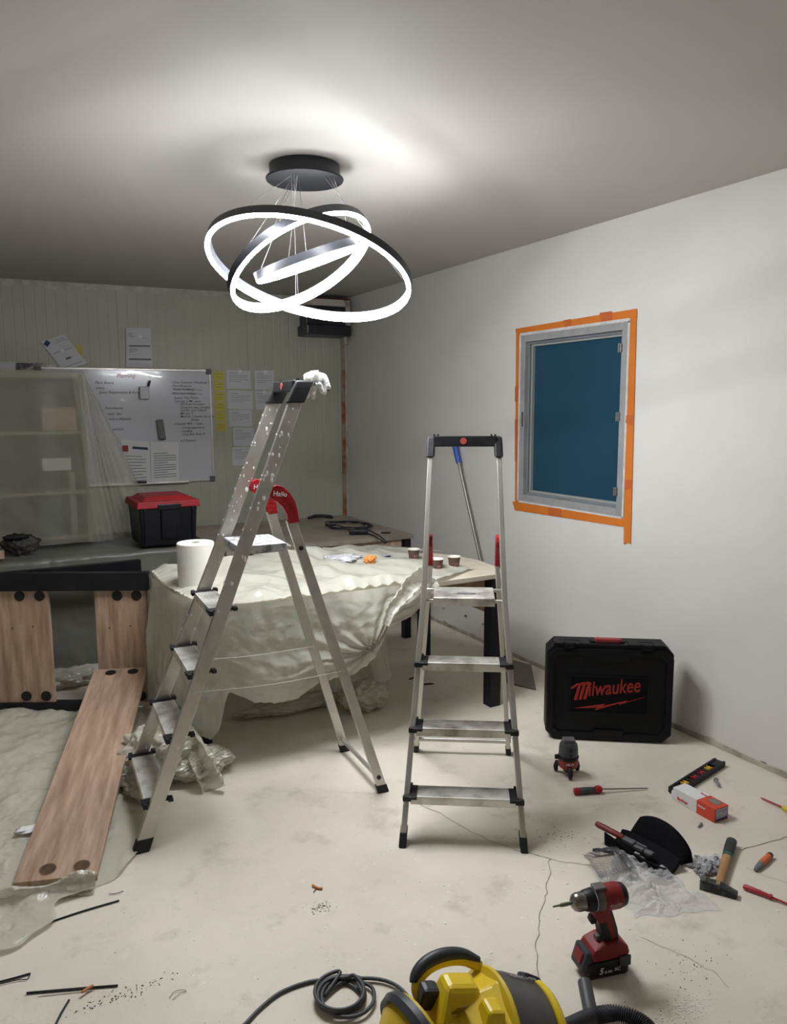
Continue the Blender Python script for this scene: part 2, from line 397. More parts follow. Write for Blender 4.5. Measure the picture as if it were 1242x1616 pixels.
tq('tape_patch', TP2, [(865,800),(887,803),(887,816),(867,813)], .0045)
tq('tape_patch', TP2, [(813.5,610),(819.8,609),(819.4,634),(813.4,634)], .004)
tq('tape_patch', TP2, [(813.5,662),(819.5,662),(819,728),(813.4,728)], .004)

# ================================================================ CHANDELIER
CC = Vector((1.262, 3.012, HT))
ch = thing('ring_chandelier', 'black chandelier of three tilted glowing rings hanging from the ceiling', 'chandelier', CC)
BK = mat('satin_black_metal', (24,25,30), .4, 0, (30,31,36), 10)
INR = mat('ring_inner_lit', (112,114,122), .5, .2)  # lighter grey: lamplight on the rings' inner side, put into the colour
LED = mat('led_diffuser', (255,255,255), .5, em=RING_POWER)
MB().lathe([(0, 0), (.142, 0), (.142, -.048), (0, -.048)], 48).obj('canopy', BK, ch, smooth=SH)
MB().lathe([(0, -.0485), (.155, -.0485), (.157, -.052), (.155, -.057), (0, -.057)], 48).obj('canopy_plate', BK, ch, smooth=SH)
rings = [(Vector((1.2694, 3.01, 2.145)), .4163, Vector((.3054, .1768, .9357))), (Vector((1.2458, 3.01, 2.1783)), .3073, Vector((-.2858, .4433, .8496))), (Vector((1.272, 3.01, 2.183)), .215, Vector((-.345, .03, .938)))]
wires = []
for k, (c, r, n) in enumerate(rings):
    n = n.normalized(); Mr = Matrix.Translation(c-CC) @ n.to_track_quat('Z', 'Y').to_matrix().to_4x4()
    hb = .032; w2 = .0092
    def band(prof, name, m, par, seg=96):
        mb = MB(); rr = []
        for i in range(seg):
            a_ = 2*PI*i/seg; rr.append([mb.bm.verts.new(Mr @ Vector(((r+dr)*math.cos(a_), (r+dr)*math.sin(a_), dz))) for dr, dz in prof])
        q = len(prof)
        for i in range(seg):
            for j in range(q): mb.bm.faces.new((rr[i][j], rr[(i+1) % seg][j], rr[(i+1) % seg][(j+1) % q], rr[i][(j+1) % q]))
        return mb.obj(name, m, par, smooth=SH)
    bo = band([(-w2+.002, .010), (w2, .010), (w2, .010+hb), (-w2+.002, .010+hb)], 'ring', BK, ch)
    band([(-w2-.001, .011), (-w2+.002, .011), (-w2+.002, .009+hb), (-w2-.001, .009+hb)], 'lit_inner_face', INR, bo)  # thin layer inside the band that carries the painted lit tone
    dp = [(w2-.0005, .010)]+[((w2-.0005)*math.cos(t), .009+(-.0095)*math.sin(t)) for t in [PI*i/8 for i in range(9)]]+[(-w2+.0005, .010)]
    band(dp, 'light_diffuser', LED, bo)
    # wires: (azimuth from camera right, canopy side)
    for az, side in ((3.45, -1), (4.5, -1), (1.75, -1), (.1, 1)):
        aw = az+.15*k; dv = Vector((math.cos(aw)*.875+math.sin(aw)*.484, -math.cos(aw)*.484+math.sin(aw)*.875, 0)); dv = (dv-n*dv.dot(n)).normalized()
        p = c-CC+dv*r+n*(.010+hb)
        anchor = Vector((.875, -.484, 0))*((-.045+.012*k) if side < 0 else (.085+.018*k))+Vector((.48, .87, 0))*(-.05+.03*math.sin(az*3))+Vector((0, 0, -.057))
        wires.append((anchor, p))
WIRE = mat('steel_wire', (150,150,152), .4, .6)
for a_, b_ in wires:
    MB().cyl(a_, b_, .0009, seg=5).obj('suspension_wire', WIRE, ch)
    

# ================================================================ BACK WALL ITEMS
def wall_item(name, label, cat, quad, group=None):
    """thing on the back wall whose local origin is the quad centre; returns thing and local (x,z) corners"""
    q = [WB(*p) for p in quad]; cx_ = sum(p[0] for p in q)/len(q); cz = sum(p[1] for p in q)/len(q)
    t = thing(name, label, cat, WBw(cx_, cz), -AB, group)
    return t, [(p[0]-cx_, p[1]-cz) for p in q]
def print_lines(mb, q, y, rows, h=.0035):
    """rows of print inside quad q (tl,tr,br,bl) given as (v, u0, u1)"""
    tl, tr, br, bl = [Vector((p[0], 0, p[1])) for p in q]
    up = ((tl-bl).normalized())
    for v, u0, u1, *hh in rows:
        L_ = tl.lerp(bl, v); R_ = tr.lerp(br, v); a_ = L_.lerp(R_, u0); b_ = L_.lerp(R_, u1); hv = up*(hh[0] if hh else h)
        pts = [a_, b_, b_-hv, a_-hv]; mb.add([(p.x, y, p.z) for p in pts], [(0, 1, 2, 3)])
def paper(name, label, quad, th=.004, rows=(), m=WHITE, ink=INKG, group=None, magnet=None, cat='paper', off=0):
    t, q = wall_item(name, label, cat, quad, group)
    MB().prism(q, -.0025-off-th, -.0025-off, 'y').obj('sheet', m, t)
    if rows:
        mb = MB(); print_lines(mb, q, -.003-off-th, rows); mb.obj('printed_text', ink, t)
    if magnet:
        tl, tr, br, bl = [Vector((p[0], 0, p[1])) for p in q]; c = tl.lerp(bl, magnet[1]).lerp(tr.lerp(br, magnet[1]), magnet[0])
        MB().cyl((c.x, -.003-off-th, c.z), (c.x, -.010-off-th, c.z), .014, seg=16).obj('magnet', mat('magnet_white', (226,226,224), .4), t)
    return t
PG = mat('paper_greyish', (204,204,208), .7); YN = mat('sticky_yellow', (196,184,84), .7)
t = paper('paper', 'white letter with blue emblem tilted on wall above the draped shelf', [(64,540),(101,527),(137,573),(100,586)], .012, [(.1,.55,.9),(.16,.5,.95),(.42,.1,.95,.002),(.44,.1,.95,.002),(.66,.4,.62,.016),(.9,.1,.9)], PG, magnet=(.5, .45))
MB().box((-.115, -.0155, .065), (.035, .001, .04), rot=(0, .6, 0), bev=0).obj('emblem', INKB, t)
paper('paper', 'small yellow note half hidden behind the tilted letter', [(119,544),(129,544),(131,561),(122,561)], .001, m=YN, cat='note')
paper('paper', 'white form in a thin stack on wall above the whiteboard', [(198,518),(237,518),(240,580),(199,579)], .02, [(.13,.1,.3),(.17,.1,.28),(.21,.1,.32),(.25,.55,.85,.002),(.44,.12,.95,.012),(.52,.12,.4),(.56,.12,.45),(.60,.12,.35),(.78,.1,.97,.012),(.81,.1,.97,.004),(.92,.1,.95,.002),(.96,.1,.95,.002)], PG, magnet=(.58,.22))
t, q = wall_item('photo_strip', 'dark grey photo strip on wall above the draped shelf', 'picture', [(26,573),(73,573),(73,586),(26,586)])
MB().prism(q, -.008, -.003, 'y').obj('strip', mat('photo_dark', (70,68,66), .5, 0, (170,168,160), 18, lo=.45, hi=.6), t)
paper('paper', 'white card strip beside the dark photo strip on wall', [(0,571),(24,571),(24,586),(0,586)], .003, m=PG, cat='card')
paper('paper', 'tiny pale card between photo strip and tilted letter', [(76,576),(88,577),(89,586),(76,586)], .003, [(.3,.1,.6,.015)], PG, cat='card')
ynames = ['topmost', 'second from top', 'third from top', 'third from bottom', 'second from bottom', 'bottommost']
for k in range(6):
    y0 = 586+k*16.0; x0 = 336.5+k*.9
    paper('sticky_note', f'yellow sticky note right of whiteboard, {ynames[k]} of its column', [(x0,y0),(x0+16,y0),(x0+17,y0+14.5),(x0+.6,y0+14.5)], .0012, [(.3,.2,.8,.003),(.6,.2,.75,.003)], YN, INKG, group='yellow sticky notes beside the whiteboard', cat='note')
for quad, lab, hd in (([(357,584),(395,585),(396,614),(358,613)], 'printed sheet at top of paper column between sticky notes and ladder', 1),
                  ([(359,616),(398,617),(399,646),(360,645)], 'printed sheet second from top in column beside sticky notes', 0),
                  ([(361,647),(397,647),(398,673),(362,673)], 'printed sheet at the middle of paper column beside sticky notes', 0),
                  ([(367,675),(400,675),(401,704),(368,703)], 'printed sheet fourth down in column, shifted right behind ladder rail', 0),
                  ([(366,706),(398,705),(399,735),(367,734)], 'lowest printed sheet of the column behind the left ladder', 0),
                  ([(401,585),(432,585),(432,615),(402,615)], 'upper printed sheet just left of the left ladder handle', 1),
                  ([(402,617),(428,617),(429,646),(404,646)], 'lower printed sheet just left of the left ladder handle', 1)):
    paper('paper', lab, quad, .003, [(.15,.1,.45,.004),(.28,.1,.9,.003),(.38,.1,.85,.003),(.5,.1,.9,.003),(.6,.1,.6,.003)], PG, INKG, group='printed sheets pinned on the back wall', magnet=(.55,.06) if hd else None)
# whiteboard
wbq = [(62,580),(331,583.5),(338.5,758),(62,773)]
q = [WB(*p) for p in wbq]; bx0 = (q[0][0]+q[3][0])/2; bx1 = (q[1][0]+q[2][0])/2; bz1 = q[1][1]; bz0 = q[2][1]
BW, BH = bx1-bx0, bz1-bz0; bo = WBw((bx0+bx1)/2, bz0)
wbd = thing('whiteboard', 'large whiteboard covered with handwriting, partly hidden by draped shelf', 'whiteboard', bo, -AB)
MB().box((0, -.012, BH/2), (BW-.02, .012, BH-.02)).obj('writing_surface', mat('board_white', (205,207,214), .16, 0, (199,201,208), 2, coat=.4), wbd)
mb = MB()
for c, d in (((0, -.013, BH-.008), (BW, .02, .016)), ((0, -.013, .008), (BW, .02, .016)), ((BW/2-.008, -.013, BH/2), (.016, .02, BH)), ((-BW/2+.008, -.013, BH/2), (.016, .02, BH))): mb.box(c, d)
mb.obj('frame', ALU, wbd, bev=.003)
for x, z in ((BW/2-.018, BH-.018), (BW/2-.018, .018), (-BW/2+.018, BH-.018), (-BW/2+.018, .018)):
    MB().box((x, -.014, z), (.045, .026, .045), bev=.006).obj('corner_cap', mat('cap_grey', (92,92,94), .5), wbd)
MB().box((-.05, -.03, .0), (BW*.75, .045, .012), bev=.003).obj('pen_tray', ALU, wbd)
def bl(px, py): x, z = WB(px, py); return x-(bx0+bx1)/2, z-bz0
YT = -.0195
mb = MB(); mbr = MB()
def hw(txt, px, py, s=.030, m=None, sh=.35):
    x, z = bl(px, py); text_bm(m or mb, txt, s, T(x, YT, z) @ VERT, shear=sh, bold=.0001, sx=.95)
for txt, px, py in (('Place Board', 149,606), ('piece', 151,614), ('(Jean) Responsable & Bureau', 155,621), ('Fournitures', 165,646), ('outil  lieu', 169,655), ('mise à disposer', 170,663), ('caisson', 177,679)): hw(txt, px, py)
R_ = [('- Chess Common  Handbook Sac',268,605),('- Deux Bouquins',268,610.5),('- Visuels Holdberg',268,616),('- Remorque Halting',268,622.5),('Jupons Tilda Phono',274,629.5),('Cintrage 3 PM - jeudi -',274,635),('- B.D.B de Formation',281,639.5),('- Coupures dans Garages',281,644.5),('- Gonfler sous Chaude',281,649),('- Marché Tl',281,654),('- Motif de Commun de usage',281,659),('Hottes',300,664),('Cimenter 4KK ~ Sujet -',274,670.5),('- Charge assurance',284,676.5),('- Satellite',284,682),('- Loup Bois Parle TL',284,687),('# 0 Fumeurs',284,697)]
for txt, px, py in R_: hw(txt, px, py, .026)
for py in (614.5, 621):
    x, z = bl(270, py); mb.box((x+.13, YT, z), (.24, .0006, .003), rot=(0, .04, 0))
mb.obj('handwriting', INK, wbd)['kind'] = 'stuff'; hw('Planning', 183, 596, .045, mbr); mbr.obj('heading', INKR, wbd)
def onboard(name, label, cat, px, py, group=None):
    x, z = bl(px, py); return thing(name, label, cat, bo+BD*x-BN*.02+Vector((0, 0, z)), -AB, group)
t = onboard('pen_cup', 'white magnetic pen cup on the whiteboard', 'cup', 227, 630)
MB().box((0, -.03, .05), (.075, .055, .10), bev=.008).obj('cup_body', mat('cup_white', (206,204,208), .5), t)
t = onboard('marker', 'black marker standing in the white pen cup', 'pen', 232, 616); MB().cyl((-.005, -.03, 0), (.02, -.03, .075), .009, .008).obj('cap', INK, t)
t = onboard('eraser', 'grey whiteboard eraser stuck upright and tilted on the whiteboard', 'eraser', 256, 694)
MB().box((-.012, -.018, .085), (.055, .035, .16), rot=(0, -.10, 0), bev=.008).obj('body', mat('eraser_grey', (112,112,108), .6), t); MB().box((-.003, -.018, .008), (.05, .034, .012), rot=(0, -.10, 0)).obj('felt', INK, t)
def bpaper(label, quad, rows, deco=False, mag=(.4,.2)):
    t, q = wall_item('paper', label, 'paper', quad)
    t.location = t.location-BN*.02; MB().prism(q, -.004, -.0005, 'y').obj('sheet', WHITE, t); mb = MB(); print_lines(mb, q, -.0048, rows, .005); mb.obj('printed_text', INKG, t)
    if deco: MB().box((-.085, -.0052, .115), (.045, .0008, .05)).obj('logo_block', INKR, t); MB().box((.03, -.0052, .115), (.12, .0008, .02), rot=(0, .1, 0)).obj('headline', INKB, t)
    else: MB().box((0, -.0075, .12), (.05, .004, .03), bev=.001).obj('magnet', mat('magnet_white', (226,226,224), .4), t)
bpaper('printed page with dark headline on lower left of whiteboard', [(190,693),(235,697),(237,762),(200,766)], [(.35+.07*i, .1, .85 if i % 3 else .7) for i in range(9)], True)
bpaper('printed page with long paragraph on lower middle of whiteboard', [(237,697),(281,697),(282,757),(238,761)], [(.28+.06*i, .1, .9 if i % 4 else .6) for i in range(11)])
t = onboard('marker', 'black marker lying on the whiteboard pen tray', 'pen', 222, 762); MB().cyl((-.05, -.03, .008), (.04, -.03, .008), .01).obj('barrel', INK, t)
# black box high in the corner
bxq = [WB(500, 478), WB(562, 527)]
t = thing('air_vent_box', 'black vent box with broken pale rim high in the room corner', 'vent', WBw(-.25, 2.27), -AB)
V_ = mat('vent_black', (22,24,34), .35, 0, (40,42,50), 6); VW = mat('vent_rim_pale', (186,180,170), .7, 0, (120,70,50), 9, lo=.55, hi=.7, bump=.4, bs=40)
mb = MB(); mb.box((.0, -.13, .0), (.40, .26, .09), bev=.015); mb.obj('lower_tray', V_, t)
mb = MB(); mb.box((0, -.09, .135), (.36, .18, .18), bev=.01); mb.obj('housing', V_, t)
mb = MB(); mb.box((.0, -.19, .232), (.42, .04, .055)); mb.box((.195, -.19, .12), (.04, .03, .20)); mb.box((-.19, -.11, .232), (.035, .2, .05)); mb.box((.21, -.05, .05), (.03, .1, .3)); mb.obj('rim', VW, t)
mb = MB(); mb.box((-.03, -.2, .15), (.22, .03, .06), bev=.004); mb.obj('slot', mat('slot_dark', (8,8,14), .4), t)
MB().box((0, -.1, .268), (.42, .2, .012)).obj('top_edge', mat('rust_brown', (70,34,24), .8), t)

# ================================================================ DESKS AT THE BACK
DT = mat('desk_dusty_top', (150,142,128), .6, 0, (120,113,101), 3, bump=.08, bs=60)
def desk(label, x0, x1, y0, y1, z=.74, modesty=True):
    t = thing('desk', label, 'desk', ((x0+x1)/2, (y0+y1)/2, 0)); W, D = x1-x0, y1-y0
    MB().box((0, 0, z-.014), (W, D, .028), bev=.002).obj('desktop', DT, t)
    if modesty:
        MB().box((-.02, -D/2+.03, z-.17), (W-.13, .018, .28)).obj('front_panel', WOOD, t)
    for sx in (-1, 1):
        for sy in (-1, 1): MB().box((sx*(W/2-.04), sy*(D/2-.04), (z-.028)/2), (.05, .05, z-.029)).obj('leg', BLKM, t)
    return t
desk('dusty desk in the far corner holding a coiled black cable', 1.33, 2.655, 4.52, 5.66)
desk('long dusty desk along the back left under red lidded crate', -.55, 1.30, 4.78, 5.66, .735, False)
# grommet
t = thing('cable_grommet', 'small dark oval grommet in the far corner desktop', 'grommet', PZ(609,841,.741)); MB().lathe([(0,0),(.035,0),(.035,.003),(0,.004)], 20).obj('disc', BLK, t)
# plastic on left desk
def dl(u, v):
    x = -.53+1.80*u
    s = v*1.75
    if s < .85:
        y = 5.62-s; kk = max(0, min(1, (5.15-y)*5))*(1 if x < .72 or x > 1.26 else .3); z = .748+kk*(.022*abs(fbm((x*3, y*3, 1)))+.012*max(0, crease((x*6, y*6, 2))))
    else:
        d = s-.85; y = 4.765-.015-.03*d*(1+math.sin(x*9+3*fbm((x*2, d, 4))))-.02*abs(crease((x*5, d*4, 9))); z = .752-min(d, .70)
    return (x, y, max(z, .02))
o = grid(dl, 110, 90).obj('plastic_sheet', PLASD, smooth=True); tag(o, 'grey dusty plastic sheet covering the long back left desk down to floor', 'plastic sheet')
# crate
crl = PY(222, 872, 4.80); crr = PY(307, 866, 4.80)
zc = PY(260, 797, 4.80).z-.757
t = thing('storage_crate', 'black storage crate with red lid standing on the back left desk', 'crate', ((crl.x+crr.x)/2+.012, 4.97, .765))
CB = mat('crate_black', (10,11,19), .35, 0, (18,19,27), 8, spec=.35); cw = (crr.x-crl.x)
mb = MB(); Z0, Z1 = 0, zc-.01; a0, b0, a1, b1 = cw/2, .17, cw/2+.012, .19
def frus(mb, a0, b0, a1, b1, z0, z1):
    mb.add([(-a0,-b0,z0),(a0,-b0,z0),(a0,b0,z0),(-a0,b0,z0),(-a1,-b1,z1),(a1,-b1,z1),(a1,b1,z1),(-a1,b1,z1)], [(3,2,1,0),(4,5,6,7),(0,1,5,4),(1,2,6,5),(2,3,7,6),(3,0,4,7)]); return mb
frus(mb, a0, b0, a1, b1, Z0, Z1); mb.obj('bin', CB, t, bev=.012)
mb = MB(); mb.box((0, -b1+.0, Z1*.55), (.10, .02, Z1*.75), bev=.006, rot=(.08, 0, 0)); mb.obj('front_rib', CB, t)
for sx in (-1, 1): MB().box((sx*(cw/2-.02), -b1+.008, Z1*.5), (.012, .02, Z1*.9), rot=(.08, 0, 0), bev=.003).obj('rib', CB, t)
LR = mat('lid_red', (158,28,36), .5, 0, (128,30,34), 6, spec=.3)
mb = MB(); frus(mb, a1+.016, b1+.018, a1+.008, b1+.012, Z1-.012, Z1+.03); frus(mb, a1-.02, b1-.02, a1-.05, b1-.05, Z1+.03, Z1+.055); mb.obj('lid', LR, t, bev=.005)
MB().box((0, -b1-.02, Z1-.005), (.14, .012, .035), bev=.004).obj('latch', CB, t)
# shelf and its see-through cover
sx0, sx1 = -.55, PY(137, 588, 5.22).x-.02; ZS = PY(100, 588, 5.2).z
t = thing('bookshelf', 'open shelf unit seen dimly behind a plastic dust sheet', 'shelf', ((sx0+sx1)/2, 5.40, .765))
SD = mat('shelf_dark', (30,32,38), .6); SW = mat('shelf_board', (150,140,120), .6); W_ = sx1-sx0; H_ = ZS-.765-.01
MB().box((0, .15, H_/2), (W_-.02, .012, H_)).obj('back_panel', SD, t)
for sx in (-1, 1): MB().box((sx*(W_/2-.01), 0, H_/2), (.02, .30, H_)).obj('side_panel', SW, t)
zsh = PY(90, 683, 5.26).z-.765
for z in (.03, H_*.30, zsh, H_-.01): MB().box((0, 0, z), (W_-.04, .28, .02)).obj('shelf', SW, t)
def boxy(name, label, cat, p0, p1, Y, d, m):
    a_ = PY(*p0, Y); b_ = PY(*p1, Y); t = thing(name, label, cat, ((a_.x+b_.x)/2, Y+d/2, b_.z)); MB().box((0, 0, (a_.z-b_.z)/2), (b_.x-a_.x, d, a_.z-b_.z), bev=.004).obj('box_body', m, t); return t
TAN = mat('cardboard', (170,140,108), .8); boxy('cardboard_box', 'tan box on the upper shelf behind the plastic sheet', 'box', (65,643), (122,679), 5.28, .2, TAN)
boxy('storage_box', 'white box on the middle shelf behind the plastic sheet', 'box', (66,724), (113,742), 5.28, .2, mat('box_white', (225,222,215), .6))
boxy('storage_box', 'blue grey bin on the lowest shelf behind the plastic sheet', 'box', (60,790), (100,845), 5.28, .2, mat('box_blue', (52,74,92), .6))
boxy('file_box', 'pale upright file behind the plastic sheet', 'box', (108,745), (124,845), 5.28, .2, mat('file_pale', (150,146,130), .6))
def dr(u, v):      # cover: falls from the shelf top, spreading to the right at the bottom
    xt = -.62+(sx1+.62)*min(1, u/.80); k = max(0, (u-.80)/.20)
    ztop = ZS+.012
    z = ztop-(ztop-.775)*v
    sp = v**.9
    x = xt+sp*(.02+.08*max(0, u-.3))+k*.36*sp
    fold = (.012+.016*sp)*math.sin(u*38+3*fbm((u*3, v*1.0, 3)))*min(1, v*4+.2)*(.15+1.6*max(0, (u-.72)*2.5))+.035*sp**.5*tri(u*22-v*.6)*max(0, 1-abs(u-.84)/.10)+.03*folds(u*1.6-v*.7, v*.6, 41, 2.5, 4)*sp
    y = 5.205-.07*sp+fold+k*.12
    return (x, y, z)
mb = grid(dr, 170, 60)
def drt(u, v): xt = -.62+(sx1+.62)*u; return (xt, 5.215+.4*v, ZS+.012+.006*fbm((xt*6, v*3, 0)))
g2 = grid(drt, 30, 8); me = bpy.data.meshes.new('x'); g2.bm.to_mesh(me); mb.bm.from_mesh(me); g2.bm.free(); bpy.data.meshes.remove(me)
tag(mb.obj('dust_sheet', PLASG, smooth=True), 'see-through plastic dust sheet hanging over the shelf at back left', 'plastic sheet')
# dark bundle in front of it
def lump(c, d, sd, amp=.35, sub=4, fr=2.2, cr=True):
    t = bmesh.new(); bmesh.ops.create_icosphere(t, subdivisions=sub, radius=1)
    for v in t.verts:
        n_ = v.co.copy(); k = 1+amp*((crease(n_*fr+Vector((sd, sd*2, 0)), 4)) if cr else fbm(n_*fr+Vector((sd, 0, 0))))
        if cr: k = 1+amp*(.45*folds(n_.x+n_.z*.6, n_.y-n_.z*.5, int(sd), 1.3, 5)+.25*folds(n_.x-n_.z*.8, n_.y+n_.z*.7, int(sd)+3, 3.2, 4)+.45*crease(n_*fr, 4))
        v.co = Vector((n_.x*k*d[0], n_.y*k*d[1], max(-.95, n_.z*k)*d[2]))+Vector(c)
    return t
def lump_obj(name, m, par, *a_, smooth=True, **k):
    mb = MB(); mb._join(lump(*a_, **k)); return mb.obj(name, m, par, smooth=smooth)
p = PY(33, 862, 4.95); t = thing('black_bundle', 'black crumpled bundle of straps on the desk at far left', 'bundle', (p.x, 4.93, .77))
lump_obj('bundle_body', mat('bundle_black', (30,29,28), .7, 0, (60,58,54), 12), t, (0, .03, .05), (.10, .06, .06), 3, amp=.9)
lump_obj('loose_strap', BLK, t, (-.02, .0, .10), (.07, .03, .02), 8, amp=.9, sub=3)
p = PY(3, 865, 4.85); t = thing('wood_offcut', 'small light wood offcut at far left edge of the desk', 'wood', (p.x-.02, 4.86, .765)); MB().box((0, 0, .022), (.06, .05, .044), bev=.002).obj('block', WOOD, t)
# cables on the far corner desk
DZ = .742
def cable_pts(pxs, z): return [PZ(x, y, z) for x, y in pxs]
t = thing('power_cable', 'coiled black power cable with small adapter box on corner desk', 'cable', PZ(550, 832, DZ))
o0 = Vector(t.location)
pts = []
for i in range(64):
    a_ = 2*PI*i/64*3.2; rr = .13+.03*math.sin(i*.7); pts.append(Vector((math.cos(a_)*rr*1.0, math.sin(a_)*rr*1.3+.02*math.sin(i*.31), .006+.004*(i/20)+.008*abs(math.sin(i*.9)))))
MB().tube(spline(pts, 3), .0045, 6).obj('cord', RUB, t, smooth=True)
MB().tube(spline([p-o0+Vector((0, 0, .006)) for p in cable_pts([(548,836),(560,840),(575,842),(588,846),(600,853),(608,859)], DZ)], 6), .0045, 6).obj('cord', RUB, t, smooth=True)
MB().tube(spline([p-o0+Vector((0, 0, .006)) for p in cable_pts([(560,834),(572,834),(582,838),(596,845),(605,852),(610,858)], DZ)], 6), .0045, 6).obj('cord', RUB, t, smooth=True)
p = PZ(566, 843, DZ)-o0; MB().box((p.x, p.y, .018), (.13, .06, .032), rot=(0, 0, -.5), bev=.008).obj('adapter', BLK, t)
t = thing('pliers', 'small black tool lying near the back edge of corner desk', 'tool', Vector((PZ(484, 809, DZ).x-.05, 5.56, DZ)))
MB().tube([(-.09, 0, .01), (-.03, .02, .02), (.03, .0, .02), (.09, -.06, .012)], .012, 6).obj('handle', BLK, t, smooth=True); MB().tube([(-.06, .04, .01), (0, .03, .018), (.06, .03, .014), (.1, .0, .012)], .010, 6).obj('handle', BLK, t, smooth=True)

# ================================================================ TABLE WITH PLASTIC
TZ = .74
peri = [(.80,4.10),(.795,3.80),(.81,3.55),(.86,3.34),(1.00,3.215),(1.20,3.20),(1.6,3.195),(2.0,3.19),(2.40,3.19),(2.455,3.22),(2.49,3.35),(2.515,3.55),(2.47,3.75),(2.36,3.93),(2.2,4.07),(2.0,4.15),(1.6,4.17),(1.0,4.16)]
TTP = mat('table_pale_top', (206,198,182), .5, 0, (190,180,162), 5)
tb = thing('work_table', 'round ended pale work table with black steel legs under white plastic', 'table', (1.6, 3.6, 0))
MB().prism([(x-1.6, y-3.6) for x, y in peri], TZ-.026, TZ, 'z').obj('tabletop', TTP, tb, bev=.003)
def tleg(x, y, wd, h=TZ-.027): MB().box((x-1.6, y-3.6, h/2), (wd, wd, h)).obj('leg', BLKM, tb)
tleg(2.40, 3.25, .066); tleg(2.38, 3.93, .06); tleg(.875, 3.40, .045); tleg(.92, 3.95, .045)
MB().box((2.405-1.6, 3.6-3.6, .60), (.02, .58, .19)).obj('side_panel', WOOD, tb)
p = PX(769, 953, 2.393); MB().cyl((p.x-1.6-.002, p.y-3.6, p.z), (p.x-1.6+.004, p.y-3.6, p.z), .028, seg=20).obj('cable_port', BLK, tb)
MB().box((2.0-1.6, 3.94-3.6, .60), (.72, .02, .19)).obj('rear_panel', WOOD, tb)
# perimeter path for the skirt: from back left corner to front right
sk = spline([Vector((x, y, 0)) for x, y in peri[:8]], 12)
cum = [0.0]
for a_, b_ in zip(sk, sk[1:]): cum.append(cum[-1]+(b_-a_).length)
def per(u):
    s = u*cum[-1]
    for i in range(len(sk)-1):
        if s <= cum[i+1]+1e-9:
            t_ = (s-cum[i])/(cum[i+1]-cum[i]); p = sk[i].lerp(sk[i+1], t_); d = (sk[i+1]-sk[i]).normalized(); return p, Vector((d.y, -d.x, 0))*1.0
    return sk[-1], Vector((0, -1, 0))
HEM = [(228,1095),(240,1112),(258,1118),(275,1100),(300,1128),(318,1158),(334,1166),(348,1150),(356,1108),(362,1090),(400,1108),(440,1109),(470,1099),(500,1077),(530,1070),(556,1062),(581,1045),(600,1018),(610,994),(628,984),(645,974),(662,960),(690,936),(705,915)]
def hemz(P):
    lo, hi = .01, TZ
    for _ in range(24):
        m_ = (lo+hi)/2; x, y = proj((P.x, P.y, m_))
        if y > lerp_list(HEM, x): lo = m_
        else: hi = m_
    return hi
def skirt(u, v):
    p, n_ = per(u)
    n_ = Vector((n_.x, n_.y, 0))
    if n_.dot(p-Vector((1.6, 3.7, 0))) < 0: n_ = -n_
    s = u*cum[-1]
    P = p+n_*.03; hz = hemz(P)+.012*crease((s*22, 0, 0))
    z = TZ+.012-(TZ+.012-hz)*v
    left = max(0, 1-s/.8)
    sk_, vk_ = cum[-1]-.42, .75; ddx = s-sk_; ddy = (v-vk_)*.5; rk = math.hypot(ddx, ddy); ang = math.atan2(ddy, ddx)
    f = (.040*tri(s*3.6+1.2*noise.noise(Vector((s*2, v*.7, 3))))*left+.030*folds(s, v*.5, 11, 2.0, 5)+.016*folds(s, v*.5, 5, 7, 4)+.010*crease((s*9, v*4, 4), 3))
    f += .013*tri(ang*2.3+.5*noise.noise(Vector((s*3, v, 2))))*math.exp(-rk/.38)+.012*tri(s*11+.8*noise.noise(Vector((s*4, v*2, 8))))*math.exp(-v*5)
    kn = math.exp(-((s-(cum[-1]-.42))/.12)**2)
    off = .016+(.022*math.sin(min(1, v*1.2)*PI*.5)+f)*min(1, v*2.2+.15)+kn*.05*math.sin(v*PI)
    q_ = p+n_*max(.006, off); dr_ = .03*kn*v
    return (q_.x+dr_*.6, q_.y, z)
mb = grid(skirt, 260, 80)
def inpoly(x, y, P):
    c = False; j = len(P)-1
    for i in range(len(P)):
        if ((P[i][1] > y) != (P[j][1] > y)) and x < (P[j][0]-P[i][0])*(y-P[i][1])/(P[j][1]-P[i][1])+P[i][0]: c = not c
        j = i
    return c
cov = [PZ(x, y, TZ) for x, y in ((703,917),(735,903),(748,899),(720,897),(700,893),(672,880),(655,874),(700,872),(650,868),(600,866),(540,869),(500,876),(440,885))]
covp = [(v.x, v.y) for v in sk]+[(v.x, v.y) for v in cov]+[(1.2,4.16)]
mnx, mxx, mny, mxy = .78, 2.5, 3.17, 4.17
ctr = [(v.x, v.y) for v in sk]
def edge_d(x, y): return min((x-a_)**2+(y-b_)**2 for a_, b_ in ctr[::2])**.5
def topz(x, y): return max(TZ+.003, topz0(x, y))
def topz0(x, y):
    e = min(1, edge_d(x, y)/.07); r_ = 1-max(0, min(1, (x-1.9)/.5))*.75
    hump = .05*math.exp(-(((x-1.65)/.22)**2+((y-4.0)/.10)**2))
    return TZ+.006+.006*(1-e)+e*r_*(.030+.085*folds(x, y, 21, 3.2, 5)+.035*folds(x, y, 4, 8, 4)) + hump*e
def topf(u, v):
    x = mnx+(mxx-mnx)*u; y = mny+(mxy-mny)*v
    return (x, y, topz(x, y))
g2 = grid(topf, 210, 125, lambda u, v: inpoly(mnx+(mxx-mnx)*u, mny+(mxy-mny)*v, covp))
me = bpy.data.meshes.new('x'); g2.bm.to_mesh(me); mb.bm.from_mesh(me); g2.bm.free(); bpy.data.meshes.remove(me)
tag(mb.obj('plastic_sheet', PLAS, smooth=True), 'white plastic sheet draped over the work table, hanging in front', 'plastic sheet')
